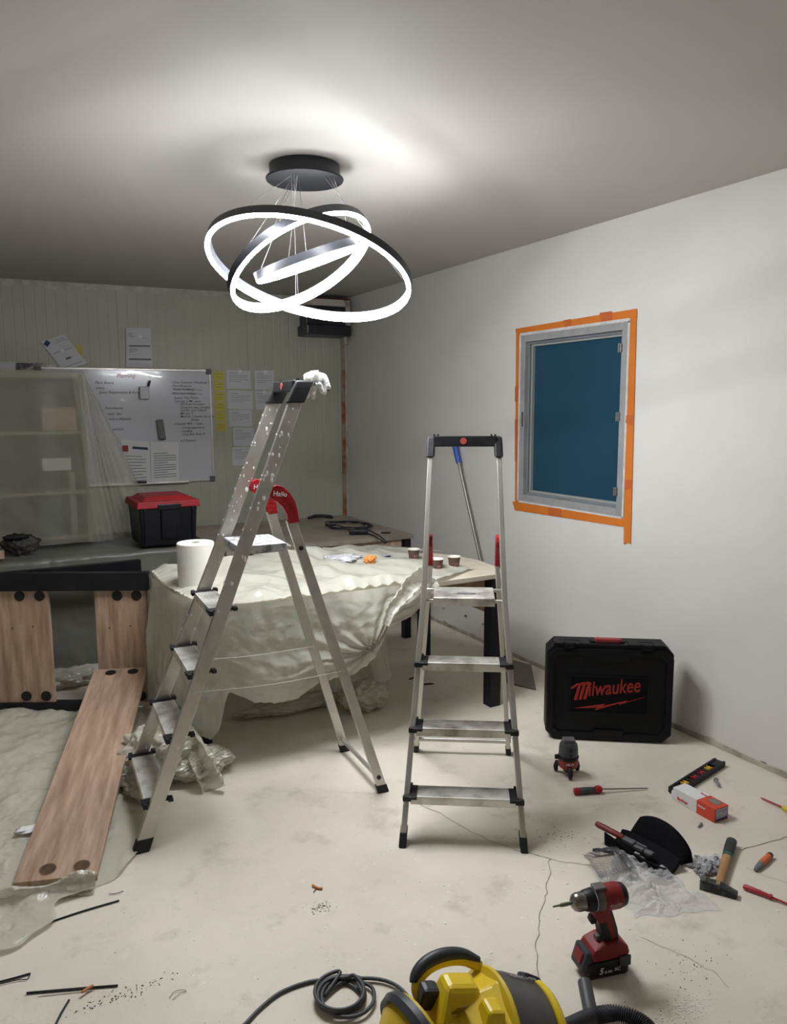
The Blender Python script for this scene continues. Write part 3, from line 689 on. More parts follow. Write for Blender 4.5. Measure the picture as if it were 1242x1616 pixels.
# twisted fold at the right end of the skirt
def strip(pts, wd, nm, m, par, amp=.3, sd=0, nu=60, nv=14, tw=0):
    sp = spline(pts, 10); n = len(sp)-1
    def fn(u, v):
        i = min(n-1, int(u*n)); f_ = u*n-i; p = sp[i].lerp(sp[i+1], f_); t_ = (sp[i+1]-sp[i]).normalized()
        s_ = t_.cross(Vector((-.48, -.87, .2))).normalized(); b_ = t_.cross(s_)
        w_ = wd(u) if callable(wd) else wd; a_ = (v-.5)*PI*1.35+tw*u
        return tuple(p+s_*math.sin(a_)*w_+b_*(math.cos(a_)*w_*.55)+(s_+b_)*w_*amp*crease((u*7+sd, v*4, sd)))
    return grid(fn, nu, nv).obj(nm, m, par, smooth=True)
o = strip([PZ(676,903,.79), PZ(655,917,.78), PY(636,940,3.10), PY(618,962,3.07), PY(608,986,3.06)], lambda u: .05-.032*u, 'twisted_plastic', PLAS, None, .5, 3)
tag(o, 'twisted knot of white plastic hanging at table edge between the ladders', 'plastic sheet')
# second layer lying beneath the table, sagging behind
def back(u, v):
    x = 1.28+.78*u; y = 3.86-.10*v+.04*crease((u*6, v*2, 3))+.03*math.sin(u*20); zt = .70
    zb = .03+.10*max(0, u-.75)+.02*crease((u*12, 1, 0)); return (x, y-.12*max(0, v-.85), zt-(zt-zb)*v)
tag(grid(back, 90, 40).obj('plastic_sheet', PLASF, smooth=True), 'greyish plastic hanging behind and under the work table', 'plastic sheet')
for k, (px, py, d, lab) in enumerate([(575,1118,(.13,.10,.08),'crumpled white plastic lump under table behind left ladder rear legs'),(470,1118,(.30,.08,.035),'low roll of grey plastic on floor under table')]):
    p = PZ(px, py); t = thing('plastic_bundle', lab, 'plastic sheet', p); lump_obj('crumpled_film', PLASF, t, (0, 0, d[2]*.93), d, 5+k, amp=.7, sub=5)
# objects on the table
def cup(px, py, label):
    t = thing('paper_cup', label, 'cup', PZ(px, py, TZ+.004), random.random(), 'brown paper cups on the work table')
    BR = mat('cup_brown', (92,68,56), .6); CW = mat('cup_inside', (224,218,208), .6)
    MB().lathe([(0, 0), (.0245, 0), (.0255, .002), (.034, .066), (.034, .068)], 28).obj('cup_wall', BR, t, smooth=SH)
    MB().lathe([(.0345, .0655), (.0358, .067), (.0345, .0695), (.0325, .067), (.026, .01), (0, .01)], 28).obj('lining', CW, t, smooth=SH)
    mb = MB(); a0 = math.atan2(-.86, -.5)-t.rotation_euler.z
    for k in range(3):
        for j in range(2):
            aa = a0+.05+k*.28; r0 = .0252+.009*(.012+j*.014)/.066+.0006; r1 = r0+.0016
            vs = [(r0*math.cos(aa), r0*math.sin(aa), .012+j*.014), (r0*math.cos(aa+.2), r0*math.sin(aa+.2), .012+j*.014), (r1*math.cos(aa+.2), r1*math.sin(aa+.2), .023+j*.014), (r1*math.cos(aa), r1*math.sin(aa), .023+j*.014)]
            mb.add(vs, [(0, 1, 2, 3)])
    mb.obj('printed_squares', mat('print_pale', (176,150,150), .6, 0, (150,60,50), 60), t)
cup(653, 885, 'brown paper cup at the back left of the three')
cup(689.5, 901.5, 'brown paper cup nearest the front edge of table')
cup(716.5, 897.5, 'brown paper cup rightmost on the bare tabletop')
for q_ in ():
    pass
p = PZ(311, 926, TZ+.014)
t = thing('paper_roll', 'large white paper towel roll standing on table behind left ladder', 'paper roll', p)
RP = mat('towel_paper', (224,222,214), .85, 0, (216,214,206), 12, bump=.15, bs=160)
HR = PY(311, 852, p.y).z-p.z-.01
MB().lathe([(.022, HR-.05), (.022, HR), (.084, HR), (.0875, HR-.004), (.0875, .003), (.085, 0), (.02, 0)], 56).obj('roll', RP, t, smooth=SH)
MB().lathe([(.018, 0), (.022, 0), (.022, HR-.003), (.018, HR-.003), (.018, 0)], 32).obj('core', mat('core_brown', (110,92,74), .8), t, smooth=SH)
def tail(u, v): return (.05+.19*u, -.04-.03*u+.015*math.sin(u*5), .0+v*(.145-.05*u+.02*math.sin(u*9)))
o = grid(lambda u, v: (.04+.17*u, .055+.02*math.sin(u*5)-.03*u, .004+v*(.16-.05*u+.012*math.sin(u*9))), 24, 8).obj('loose_paper', RP, t, smooth=True)
# crumpled white rags and orange scrap
p = PZ(540, 885, TZ+.03)
t = thing('crumpled_wrap', 'crumpled silvery white wrapper lying on the table plastic', 'wrapper', p); lump_obj('foil', mat('wrap_white', (226,226,228), .3, 0, (170,172,178), 30), t, (0, 0, .012), (.11, .07, .02), 6, amp=1.0, sub=4, fr=3)
p = PZ(584, 887, TZ+.045)
t = thing('orange_scrap', 'small crumpled orange scrap on the plastic covered table', 'scrap', p); lump_obj('scrap_body', mat('orange_scrap', (222,140,72), .6), t, (0, 0, .012), (.030, .018, .024), 2, amp=1.6, sub=4)
p = PZ(612, 882, TZ+.01); t = thing('marker', 'small dark pen cap on table left of the cups', 'pen', p); MB().cyl((-.02, 0, .012), (.02, .01, .012), .006).obj('cap', INKB, t)

# ================================================================ POLE AND PLATE
t = thing('broom_pole', 'grey pole with blue grip leaning on the right wall', 'pole', (2.975, 3.935, 0))
pa = Vector((0, 0, .01)); pb = Vector((0, PX(718, 699, 2.98).y-3.935, PX(718, 699, 2.98).z)); pm = pb.lerp(pa, .10)
MB().cyl(pa, pm, .0105).obj('pole_tube', mat('pole_grey', (150,150,146), .4, .7), t, smooth=SH)
mb = MB(); mb.cyl(pm, pb, .019, .021); mb.obj('grip', mat('grip_blue', (52,88,178), .45), t, smooth=SH); MB().cyl(pm-(pb-pm)*.07, pm+(pb-pm)*.01, .0135).obj('collar', mat('collar_grey', (140,140,140), .4), t, smooth=SH)
q = [PZ(*p) for p in ((790,1050),(838,1062),(846,1090),(800,1078))]
c = sum(q, Vector())/4; t = thing('metal_plate', 'flat grey metal plate leaning low behind the right ladder', 'plate', c)
mb = MB(); P = [(q[0]-c)+Vector((0, 0, .05)), (q[1]-c)+Vector((0, 0, .05)), (q[2]-c)+Vector((0, 0, .004)), (q[3]-c)+Vector((0, 0, .004))]
mb.add([tuple(p) for p in P]+[tuple(p+Vector((0, 0, .003))) for p in P], [(0,1,2,3),(7,6,5,4),(0,1,5,4),(1,2,6,5),(2,3,7,6),(3,0,4,7)]); mb.obj('plate_body', mat('plate_grey', (112,108,98), .5, .4), t)
for px, py, l, a_, lab in ((650,1071,.05,.4,'short black scrap on floor under the table'), (676,1080,.07,-.3,'thin dark sliver on floor behind right ladder')):
    t = thing('scrap', lab, 'scrap', PZ(px, py), a_); MB().box((0, 0, .004), (l, .018, .006), bev=.001, taper=(.5,.5)).obj('scrap_body', BLK, t)

# ================================================================ DISMANTLED DESK FRAME AND BOARD
fdir = Vector((ray(CX, CY).x, ray(CX, CY).y, 0)).normalized(); rdir = Vector((fdir.y, -fdir.x, 0))
def PD(px, py, d): r = ray(px, py); return CAM+r*(d/(r.x*fdir.x+r.y*fdir.y))
DD = 3.92
pr = PD(232, 905, DD); yaw = math.atan2(rdir.y, rdir.x)
fr = thing('dismantled_desk', 'upright dismantled desk frame of black rails and two wood panels', 'desk', (pr.x, pr.y, 0), yaw)
def fx(px, py, d=DD): p = PD(px, py, d)-pr; return p.dot(rdir), PD(px, py, d).z
MB().box((-.55, .02, fx(232,918)[1]), (1.10, .05, (fx(232,904)[1]-fx(232,932)[1])), bev=.002).obj('top_rail', BLKM, fr)
z1 = fx(0,932)[1]
for a_, b_, zb in ((fx(-70,935)[0], fx(77,1000)[0], .052), (fx(150,1000)[0], fx(231,1000)[0], .05)):
    pn = MB().box(((a_+b_)/2, .03, (z1+zb)/2), (b_-a_, .02, z1-zb)).obj('panel', WOOD, fr)
    for z_ in (z1-.035, zb+.035):
        for xx in ((b_-.045, b_-.045-.105) if a_ < -.6 else (b_-.05, b_-.15)):
            MB().cyl((xx, .0165, z_), (xx, .021, z_), .027, seg=24).obj('cap_disc', BLK, pn)
    for xx, z_ in ((b_-.09, z1-.2), (b_-.2, z1-.21)): MB().cyl((xx, .018, z_), (xx, .021, z_), .004, seg=8).obj('screw_hole', BLK, pn)
MB().box((-.66, .03, .026), (.75, .06, .05), bev=.002).obj('bottom_rail', BLKM, fr)
# rear rail parallel to back wall
p0 = PZ(222, 884, .745); 
lv = (p0-Vector((pr.x, pr.y, 0))); a2 = -yaw
mb = MB(); Mx = Matrix.Rotation(-yaw, 4, 'Z')
t_ = bmesh.new(); bmesh.ops.create_cube(t_, size=1)
for v in t_.verts:
    wpt = Vector((p0.x-.45+v.co.x*.9, p0.y+.02+v.co.y*.05, .705+v.co.z*.08)); v.co = Mx @ (wpt-Vector((pr.x, pr.y, 0)))
mb._join(t_); mb.obj('rear_rail', BLKM, fr)
# long board
b1, b2 = PZ(20, 1406, .006), PZ(155, 1386, .006); e1, e2 = PD(152, 1062, DD-.03), PD(231, 1060, DD-.03)
ax = ((e1+e2)/2-(b1+b2)/2); L_ = ax.length; ax.normalize(); sd = (b2-b1).normalized(); sd = (sd-sd.dot(ax)*ax).normalized(); nn = sd.cross(ax)
Mb = Matrix((sd, ax, nn)).transposed().to_4x4(); Mb.translation = (b1+b2)/2
bd = thing('wooden_board', 'long light wood board sloping from the desk frame to the floor', 'board'); bd.matrix_world = Mb
wb0 = (b2-b1).length; wb1 = (e2-e1).length; bwid = (wb0+wb1)/2
def board_mesh():
    mb = MB(); mb.box((0, L_/2, .013), (bwid, L_, .022), bev=.0015); return mb
bo_ = board_mesh().obj('board_panel', WOOD, bd)
for x in (-.055, .055):
    MB().lathe([(0, .0246), (.026, .0246), (.026, .0238), (0, .0238)], 24, T(x+.02, .05, 0)).obj('blind_hole', mat('hole_wood', (96,70,44), .8, 0, (60,44,30), 40), bd)
    MB().lathe([(.026, .0238), (.029, .0252), (.026, .0249)], 24, T(x+.02, .05, 0)).obj('hole_rim', mat('rim_wood', (130,104,84), .7), bd)
    MB().cyl((x+.01, L_-.045, .0235), (x+.01, L_-.045, .026), .027, seg=24).obj('cap_disc', BLK, bd)
for yy in (.48, .93): MB().cyl((bwid/2-.01, L_*yy*.8, .012), (bwid/2+.02, L_*yy*.8, .012), .003, seg=8).obj('dowel', ALU, bd)

# ================================================================ FLOOR PLASTIC
A = [PZ(*p) for p in ((-60,1512),(0,1506),(45,1490),(80,1462),(95,1424),(150,1412),(160,1398),(200,1368),(226,1320),(246,1262),(240,1215),(225,1150),(230,1120))]
B = [PZ(*p) for p in ((-140,1500),(-140,1470),(-150,1440),(-160,1400),(-160,1370),(-160,1340),(-160,1310),(-150,1280),(-140,1250),(-130,1220),(-120,1180),(-110,1150),(-100,1120))]
SA, SB = spline(A, 8), spline(B, 8)
def fs_(u, v):
    n = len(SA)-1; i = min(n-1, int(u*n)); f_ = u*n-i; pa_ = SA[i].lerp(SA[i+1], f_); pb_ = SB[i].lerp(SB[i+1], f_); p = pb_.lerp(pa_, v)
    e = min(1, (1-v)*7)
    z = .004+e*max(0, .016+.060*folds(p.x, p.y, 31, 3.0, 6)+.030*folds(p.x, p.y, 9, 8, 5)+.014*crease((p.x*14, p.y*14, 3), 3))+.012*(1-e)*(1+noise.noise(p*15))
    # stay under the board
    bl_ = Mb.inverted() @ Vector((p.x, p.y, .02))
    if abs(bl_.x) < bwid/2+.06 and -.06 < bl_.y < L_:
        z = min(z, .004+max(0, bl_.y)*.10)
    j = (1-e)*.03
    return (p.x+j*noise.noise(p*9), p.y+j*noise.noise(p*9+Vector((4, 4, 4))), z)
o = grid(fs_, 200, 110).obj('plastic_sheet', PLASF, smooth=True); tag(o, 'crumpled milky plastic sheet spread on the floor at lower left', 'plastic sheet')
p = PZ(110, 1105); t = thing('plastic_bundle', 'low grey plastic pile on floor between the two wood panels', 'plastic sheet', p)
lump_obj('crumpled_film', PLASF, t, (.0, .28, .05), (.26, .12, .06), 41, amp=.8, sub=5)
# rolled edge over the board's foot
o = strip([PZ(-30,1425,.02), PZ(30,1418,.03), PZ(75,1405,.035), PZ(110,1396,.04), PZ(150,1392,.035)], lambda u: .028+.012*math.sin(u*9), 'rolled_plastic_edge', PLASF, None, .45, 8, 80, 16)
tag(o, 'rolled plastic edge lying across the lower end of the board', 'plastic sheet')
p = PZ(262, 1236); t = thing('plastic_bundle', 'big crumpled white plastic heap on floor under left ladder steps', 'plastic sheet', p)
lump_obj('crumpled_film', PLASF, t, (-.01, .10, .10), (.155, .15, .12), 11, amp=.55, sub=6, fr=1.7)
lump_obj('crumpled_film', PLASF, t, (.13, .02, .055), (.16, .11, .06), 17, amp=.6, sub=6, fr=1.7)
lump_obj('crumpled_film', PLASF, t, (-.11, -.03, .045), (.08, .13, .05), 23, amp=.6, sub=5, fr=1.7)
o = strip([PZ(292,1150,.12), PZ(310,1185,.14), PZ(325,1215,.09), PZ(338,1248,.01)], .05, 'plastic_strip', PLASF, None, .5, 31, 60, 12)
tag(o, 'pointed plastic tail beside the heap in front of table leg', 'plastic sheet')

# ================================================================ LADDERS
def ladder(label, loc, yaw, zp, nst, spread, dirty):
    t = thing('step_ladder', label, 'ladder', loc, yaw)
    K = .405; hwp = .160; zt = zp+.575
    def hw_(z): return hwp+.073*(zp-z) if z < zp else hwp-.033*(z-zp)
    al = ALUS if dirty else ALU
    for s in (-1, 1):
        cs = [(s*hw_(z), K*z, z) for z in (.035, zp*.5, zp, zp+.15, zt)]
        rail = MB().bar(cs, .021, .056); r_ = rail.obj('side_rail', al, t, bev=.003)
        mb = MB().bar([(s*hw_(0.0), .0, .0), (s*hw_(.05), K*.05, .05)], .027, .062); mb.obj('foot', RUB, r_, bev=.004)
        # recessed channel lines of the extrusion
        if dirty:
            mb = MB()
            rr = random.Random(5+s)
            for _ in range(30):
                z = rr.uniform(.1, zt) if rr.random() < .35 else rr.uniform(zp, zt); u = rr.uniform(-.024, .024); rad = rr.choice((.003, .004, .005, .009)); side = 1
                bmesh.ops.create_icosphere(mb.bm, subdivisions=1, radius=1, matrix=Matrix.Translation((s*hw_(z)+side*.0108, K*z+u, z)) @ Matrix.Diagonal((.0012, rad*rr.uniform(.5, 1), rad*rr.uniform(.8, 2), 1)))
                if rr.random() < .5:
                    bmesh.ops.create_icosphere(mb.bm, subdivisions=1, radius=1, matrix=Matrix.Translation((s*hw_(z), K*z-.029, z)) @ Matrix.Diagonal((.006, .0016, rad*1.5, 1)))
            o = mb.obj('paint_splashes', mat('paint_white', (232,232,230), .6), r_); o['kind'] = 'stuff'
    # handle
    for s in (-1, 1):
        hb = MB(); hb.bar([(s*hw_(zt-.03), K*(zt-.03), zt-.03), (s*hw_(zt+.03), K*(zt+.03)+.005, zt+.03), (s*(hw_(zt)-.004), K*(zt+.055)+.008, zt+.055)], .034, .070)
        hb.obj('handle_end', BLKD, t, bev=.006)
    mb = MB(); mb.box((0, K*(zt+.035)-.022, zt+.035), (2*hw_(zt)-.02, .020, .044), rot=(-.12, 0, 0), bev=.004); hd = mb.obj('handle_bar', BLKD, t)
    mb = MB(); mb.box((0, K*(zt+.035)+.012, zt+.052), (2*hw_(zt)-.02, .06, .006)); mb.obj('tray', BLKD, t)
    for s in (-1, 1):
        mb = MB()
        for dx in (-.006, .006): mb.cyl((s*(hw_(zt)-.022)+dx*1.3, K*zt+.01, zt+.05), (s*(hw_(zt)-.022)+dx*1.3, K*zt+.01, zt+.064), .004, seg=8)
        mb.obj('hook_stud', BLK, t)
    MB().cyl((-.005, K*(zt+.035)-.0325, zt+.037), (-.005, K*(zt+.035)-.035, zt+.037), .0135, seg=24).obj('badge', mat('badge_red', (196,84,78), .5), t)
    # steps
    for k in range(nst):
        z = .175+.2265*k; h = hw_(z); y = K*z
        st = MB(); wi = 2*h-.072
        st.box((0, y, z-.003), (wi, .088, .006)); st.box((0, y-.042, z-.017), (wi+.045, .004, .030)); st.box((0, y+.042, z-.013), (wi, .004, .022))
        so = st.obj('step', TREAD if True else ALU2, t, bev=.0012)
        mb = MB()
        for j in range(9): mb.box((0, y-.034+j*.0085, z+.0008), (wi-.006, .0022, .0016))
        mb.obj('tread_ribs', TREAD, so)
        for s in (-1, 1):
            mb = MB(); mb.box((s*(h-.022), y-.006, z-.004), (.034, .098, .010), bev=.002); mb.box((s*(h-.002), y-.044, z-.008), (.032, .016, .020), bev=.003); mb.box((s*(h-.004), y+.047, z-.002), (.030, .018, .014), bev=.003)
            mb.obj('step_end_cap', BLKD, so)
            MB().cyl((s*h-.008, y-.0445, z-.03), (s*h-.008, y-.0455, z-.03), .0035, seg=8).obj('rivet', ALU, so)
    # platform
    yp = K*zp
    mb = MB(); mb.box((0, yp+.085, zp-.004), (.245, .190, .008), bev=.003); mb.box((0, yp-.009, zp-.018), (.245, .004, .032)); mb.box((0, yp+.179, zp-.018), (.245, .004, .032))
    for s in (-1, 1): mb.box((s*.1205, yp+.085, zp-.018), (.004, .190, .032))
    pf = mb.obj('platform', TREAD if not dirty else mat('paint_splashed_plate', (196,198,201), .5, .3, (120,121,124), 24, lo=.48, hi=.62, bump=.1, bs=90), t, bev=.0015)
    mb = MB()
    for j in range(7): mb.box((0, yp+.02+j*.022, zp+.0008), (.215-.012*abs(j-3), .003, .0016))
    mb.obj('tread_ribs', TREAD, pf)
    MB().box((.01, yp+.06, zp+.0022), (.075, .016, .0012)).obj('warning_label', mat('label_grey', (120,120,122), .5), pf)
    for yy in (yp+.004, yp+.19):
        MB().cyl((-hw_(zp)+.002, yy, zp-.016), (hw_(zp)-.002, yy, zp-.016), .008, seg=12).obj('platform_rod', ALU, pf)
    # rear frame
    yt = yp+.222; zt2 = zp+.09; slope = (spread-yt)/zp
    def ry(z): return spread-slope*z
    def rw(z): return .216-(.216-.147)*z/zp
    for s in (-1, 1):
        rl = MB().bar([(s*rw(.02), ry(.02), .02), (s*rw(zt2), ry(zt2), zt2)], .019, .042).obj('rear_leg', al, t, bev=.0025)
        MB().bar([(s*rw(0), ry(0), 0), (s*rw(.035), ry(.035), .035)], .024, .048).obj('foot', RUB, rl, bev=.003)
        for z in (.07, zp-.02):
            MB().cyl((s*rw(z), ry(z), z), (s*(rw(z)+.013), ry(z), z), .009, seg=14).obj('bolt', BLK, rl)
        # red hinge bracket
        d0 = -.405*(1.08-zp); dz = zp-1.08
        pg = [(.545,1.285),(.552,1.304),(.575,1.312),(.600,1.306),(.628,1.278),(.647,1.245),(.657,1.205),(.662,1.163),(.620,1.160),(.614,1.195),(.598,1.225),(.572,1.25),(.550,1.262)]
        pg = [(a_+d0+(.0 if True else 0), b_+dz) for a_, b_ in pg]
        sg = s*(rw(zt2)+.003)
        br = MB().prism(pg, sg-.0125, sg+.0125, 'x', bev=.002).obj('hinge_bracket', REDP, t)
        mb = MB()
        for j in range(6):
            zz = zp+.095+j*.018; cyy = .640+d0-.0009*j*j*1.6
            mb.box((sg, cyy, zz), (.0275, .036, .0022), rot=(-.1*j, 0, 0))
        mb.obj('bracket_ribs', mat('red_dark', (150,16,28), .4), br)
        mb = MB(); text_bm(mb, 'Hailo', .026, Matrix.Translation((sg+.0135, .558+d0, zp+.193)) @ Matrix.Rotation(-.12, 4, 'X') @ Matrix.Rotation(PI/2, 4, 'Z') @ VERT, bold=.0006, sx=1.0); mb.obj('lettering', WHITE, br)
    MB().cyl((-rw(.065), ry(.065), .065), (rw(.065), ry(.065), .065), .0095, seg=12).obj('rear_crossbar', ALU, t, smooth=SH)
    return t, hw_, rw, ry, K
lr = ladder('shorter aluminium step ladder with four treads, facing the camera', (1.493, 2.188, 0), math.atan2(-.556, .831), .855, 3, .789, False)
ll = ladder('taller paint splashed aluminium step ladder seen from its side', (.462, 2.975, 0), math.atan2(-.998, -.066), 1.08, 4, .985, True)
t, hw_, rw, ry, K = ll
for s, za, zb in ((1, .560, .545), (-1, .56, .545)):
    a_ = Vector((s*hw_(za)+.012, K*za, za)); b_ = Vector((s*rw(zb)+.010, ry(zb), zb)); m_ = a_.lerp(b_, .5)-Vector((0, 0, .012))
    MB().tube(spline([a_, m_, b_], 10), .0016, 6).obj('stay_cord', mat('cord_pale', (190,188,180), .6), t)
    for p in (a_, b_): MB().cyl(p-Vector((.004, 0, 0)), p+Vector((.002, 0, 0)), .008, seg=12).obj('eyelet', ALU, t)
# shelf tray bracket near the roll (dark rung end) is the fourth step's cap
# ---------------------------------------------------------------- glove on the tall ladder
def skin_mesh(name, nodes, edges, m, par, sub=2):
    me = bpy.data.meshes.new(name); me.from_pydata([n[:3] for n in nodes], edges, []); o = bpy.data.objects.new(name, me); COL.objects.link(o)
    o.modifiers.new('skin', 'SKIN'); o.modifiers['skin'].use_smooth_shade = True
    for i, n in enumerate(nodes):
        r_ = n[3]; me.skin_vertices[0].data[i].radius = (r_, r_) if not isinstance(r_, tuple) else r_
    me.skin_vertices[0].data[0].use_root = True
    s_ = o.modifiers.new('sub', 'SUBSURF'); s_.levels = sub; s_.render_levels = sub
    me.materials.append(m)
    if par: o.parent = par
    return o
Lm = Matrix.Translation((.462, 2.975, 0)) @ Matrix.Rotation(math.atan2(-.998, -.066), 4, 'Z')
gp = Lm @ Vector((.13, .735, 1.69))
gl = thing('work_glove', 'white work glove hung over the top of the taller ladder', 'glove', gp, math.atan2(-.066, .998))
# local: x to the right in the photo, y away, z up
GW = mat('glove_white', (226,226,222), .85, 0, (200,200,196), 40, bump=.4, bs=120)
nodes = [(.028, 0, .030, .030), (-.012, 0, .034, .026), (-.036, .004, .030, .018), (.052, 0, .018, .026)]
edges = [(0, 1), (1, 2), (0, 3)]
def finger(root, pts):
    k = len(nodes); prev = root
    for p in pts: nodes.append(p); edges.append((prev, len(nodes)-1)); prev = len(nodes)-1
finger(1, [(-.016, -.012, .006, .011), (-.022, -.012, -.022, .0095), (-.028, -.012, -.048, .0085)])
finger(0, [(.004, -.014, -.004, .011), (.002, -.010, -.030, .009), (-.001, -.006, -.052, .0075)])
finger(0, [(.018, -.024, .010, .011), (.026, -.026, -.010, .0095), (.034, -.024, -.030, .008)])
finger(3, [(.044, -.018, -.004, .010), (.044, -.018, -.018, .0085), (.042, -.018, -.034, .0075)])
finger(3, [(.064, -.006, .0, .011), (.062, -.008, -.014, .009)])
g_ = skin_mesh('glove_body', nodes, edges, GW, gl)
dtx = bpy.data.textures.new('wrinkle', 'CLOUDS'); dtx.noise_scale = .012; dm = g_.modifiers.new('wrinkle', 'DISPLACE'); dm.texture = dtx; dm.strength = .006
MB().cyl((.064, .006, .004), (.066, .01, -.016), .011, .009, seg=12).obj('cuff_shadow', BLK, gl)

# ================================================================ TOOL CASE
cL, cR = PZ(861, 1165), PZ(1058, 1174); dirc = (cR-cL); yw = math.atan2(dirc.y, dirc.x); CWid = dirc.length+.004
base = (cL+cR)/2; nrm = Vector((-dirc.y, dirc.x, 0)).normalized(); CH = PP(905, 1016, base, nrm).z
t = thing('tool_case', 'large black plastic tool case with red lettering by the right wall', 'tool case', base, yw)
CBK = mat('case_black', (7,8,12), .5, 0, (15,16,20), 10, bump=.05, bs=120, spec=.22); CBK2 = mat('case_panel', (3,3,7), .5, 0, (5,6,10), 14, spec=.15)
h2 = CWid/2; ch_ = .04; D_ = .125
oc = [(-h2+ch_, .004), (h2-ch_, .004), (h2, ch_), (h2-.002, CH-ch_), (h2-ch_, CH), (-h2+ch_, CH), (-h2+.002, CH-ch_), (-h2, ch_)]
MB().prism(oc, 0, D_/2-.002, 'y', bev=.006).obj('front_shell', CBK, t); MB().prism(oc, D_/2, D_, 'y', bev=.006).obj('rear_shell', CBK, t)
# raised rim on the front
def rim(x0, x1, z0, z1, tt, c_, y0, y1, nm, m, par):
    o_ = [(x0+c_, z0), (x1-c_, z0), (x1, z0+c_), (x1, z1-c_), (x1-c_, z1), (x0+c_, z1), (x0, z1-c_), (x0, z0+c_)]
    ci = max(.002, c_-tt*.4); i_ = [(x0+tt+ci, z0+tt), (x1-tt-ci, z0+tt), (x1-tt, z0+tt+ci), (x1-tt, z1-tt-ci), (x1-tt-ci, z1-tt), (x0+tt+ci, z1-tt), (x0+tt, z1-tt-ci), (x0+tt, z0+tt+ci)]
    vs = [(a_, y0, b_) for a_, b_ in o_]+[(a_, y0, b_) for a_, b_ in i_]+[(a_, y1, b_) for a_, b_ in o_]+[(a_, y1, b_) for a_, b_ in i_]; fs = []
    for k in range(8):
        j = (k+1) % 8; fs += [(k, j, 8+j, 8+k), (16+k, 16+j, j, k), (8+k, 8+j, 24+j, 24+k), (16+k, 24+k, 24+j, 16+j)]
    mb = MB(); mb.add(vs, fs); return mb.obj(nm, m, par, bev=.002)
rim(-h2+.004, h2-.004, .012, CH-.02, .030, .04, -.012, .004, 'front_rim', CBK, t)
rim(-h2*.63, h2*.62, CH*.29, CH*.68, .006, .004, -.007, .003, 'panel_rim', CBK, t)
MB().box((0, -.001, CH*.485), (CWid*.61, .006, CH*.37)).obj('logo_panel', CBK2, t)
mb = MB(); lg = text_bm(mb, 'ilwaukee', .100, T(-.100, -.0055, CH*.485-.008) @ Matrix.Rotation(-.13, 4, 'Y') @ VERT, shear=.30, bold=.0012, sx=.70)
def stroke(x0, z0, x1, z1, wd_):
    mb.prism([(x0-wd_/2, z0), (x0+wd_/2, z0), (x1+wd_/2, z1), (x1-wd_/2, z1)], -.0068, -.004, 'y')
zc_ = CH*.485-.020
for k_ in range(3): stroke(-.158+.022*k_, zc_-.010+.003*k_, -.138+.022*k_, zc_+.074+.003*k_, .0135)
stroke(-.178, zc_+.046, -.148, zc_+.072, .014); stroke(-.138, zc_+.066, -.120, zc_+.080, .014); stroke(-.118, zc_+.068, -.098, zc_+.083, .014)

mb.obj('lettering', mat('logo_red', (156,50,44), .6, spec=.2), t)
bolt = [(-.175,-.062),(-.03,-.012),(-.045,-.032),(.085,.000),(.07,-.018),(.185,.046),(.06,.018),(.072,.008),(-.075,-.058),(-.062,-.036)]
bolt = [(-.172,-.058),(-.035,-.020),(-.042,-.032),(.088,.012),(.080,.000),(.178,.044),(.058,.0),(.066,.008),(-.078,-.054),(-.066,-.040)]
bolt = [(-.175,-.052),(-.020,-.018),(-.030,-.032),(.090,.008),(.082,-.004),(.180,.034),(.050,-.020),(.058,-.008),(-.072,-.060),(-.060,-.042)]
MB().prism([(a_*.92, CH*.485-.030+b_*.8) for a_, b_ in bolt], -.0072, -.003, 'y').obj('lightning_mark', MATS['logo_red'], t)
mb = MB(); mb.box((-.005, .05, CH+.008), (.125, .032, .020), bev=.005); hn = mb.obj('handle', mat('handle_red', (150,54,56), .55), t)
for sx in (-.075, .065): MB().box((sx-.005, .05, CH-.004), (.022, .04, .022), bev=.004).obj('handle_mount', CBK, t)
for sx in (-.192, .168):
    mb = MB(); mb.box((sx, .0, CH-.018), (.062, .024, .05), bev=.006); lt = mb.obj('latch', CBK2, t); MB().box((sx, -.008, CH-.006), (.046, .022, .026), bev=.005).obj('latch_lever', CBK, lt)
for sx in (-.24, -.12, .11, .225): MB().box((sx, .03, CH-.002), (.05, .07, .012), bev=.004).obj('top_lug', CBK, t)
mb = MB(); mb.prism([(-.085, CH-.075), (.085, CH-.075), (.10, CH-.045), (-.10, CH-.045)], -.013, -.006, 'y', bev=.002); mb.obj('grip_recess', CBK, t)
MB().box((0, -.012, .045), (.14, .008, .03), bev=.003).obj('bottom_lug', CBK, t)

# ================================================================ LASER LEVEL
p = PZ(896, 1222); t = thing('laser_level', 'small black and red laser level on three feet before the case', 'laser level', p, yw+.1)
LRD = mat('laser_red', (150,48,38), .5); LGY = mat('laser_grey', (62,63,68), .5, 0, (88,88,90), 10)
MB().lathe([(0, .032), (.030, .032), (.040, .040), (.043, .052), (.043, .074), (.040, .078), (0, .078)], 32).obj('base_body', LRD, t, smooth=SH)
MB().lathe([(0, .078), (.044, .078), (.0455, .082), (.0455, .088), (.043, .092), (0, .092)], 32).obj('collar', BLK, t, smooth=SH)
MB().lathe([(0, .092), (.041, .092), (.042, .10), (.041, .128), (.038, .142), (.031, .152), (0, .154)], 32).obj('turret', LGY, t, smooth=SH)
mb = MB(); mb.box((0, -.002, .160), (.052, .040, .016), bev=.004); mb.obj('top_cap', mat('laser_cap', (98,96,98), .5), t)
mb = MB(); mb.box((0, -.0415, .128), (.007, .004, .016)); mb.box((0, -.0425, .106), (.007, .004, .010)); mb.obj('aperture', INK, t)
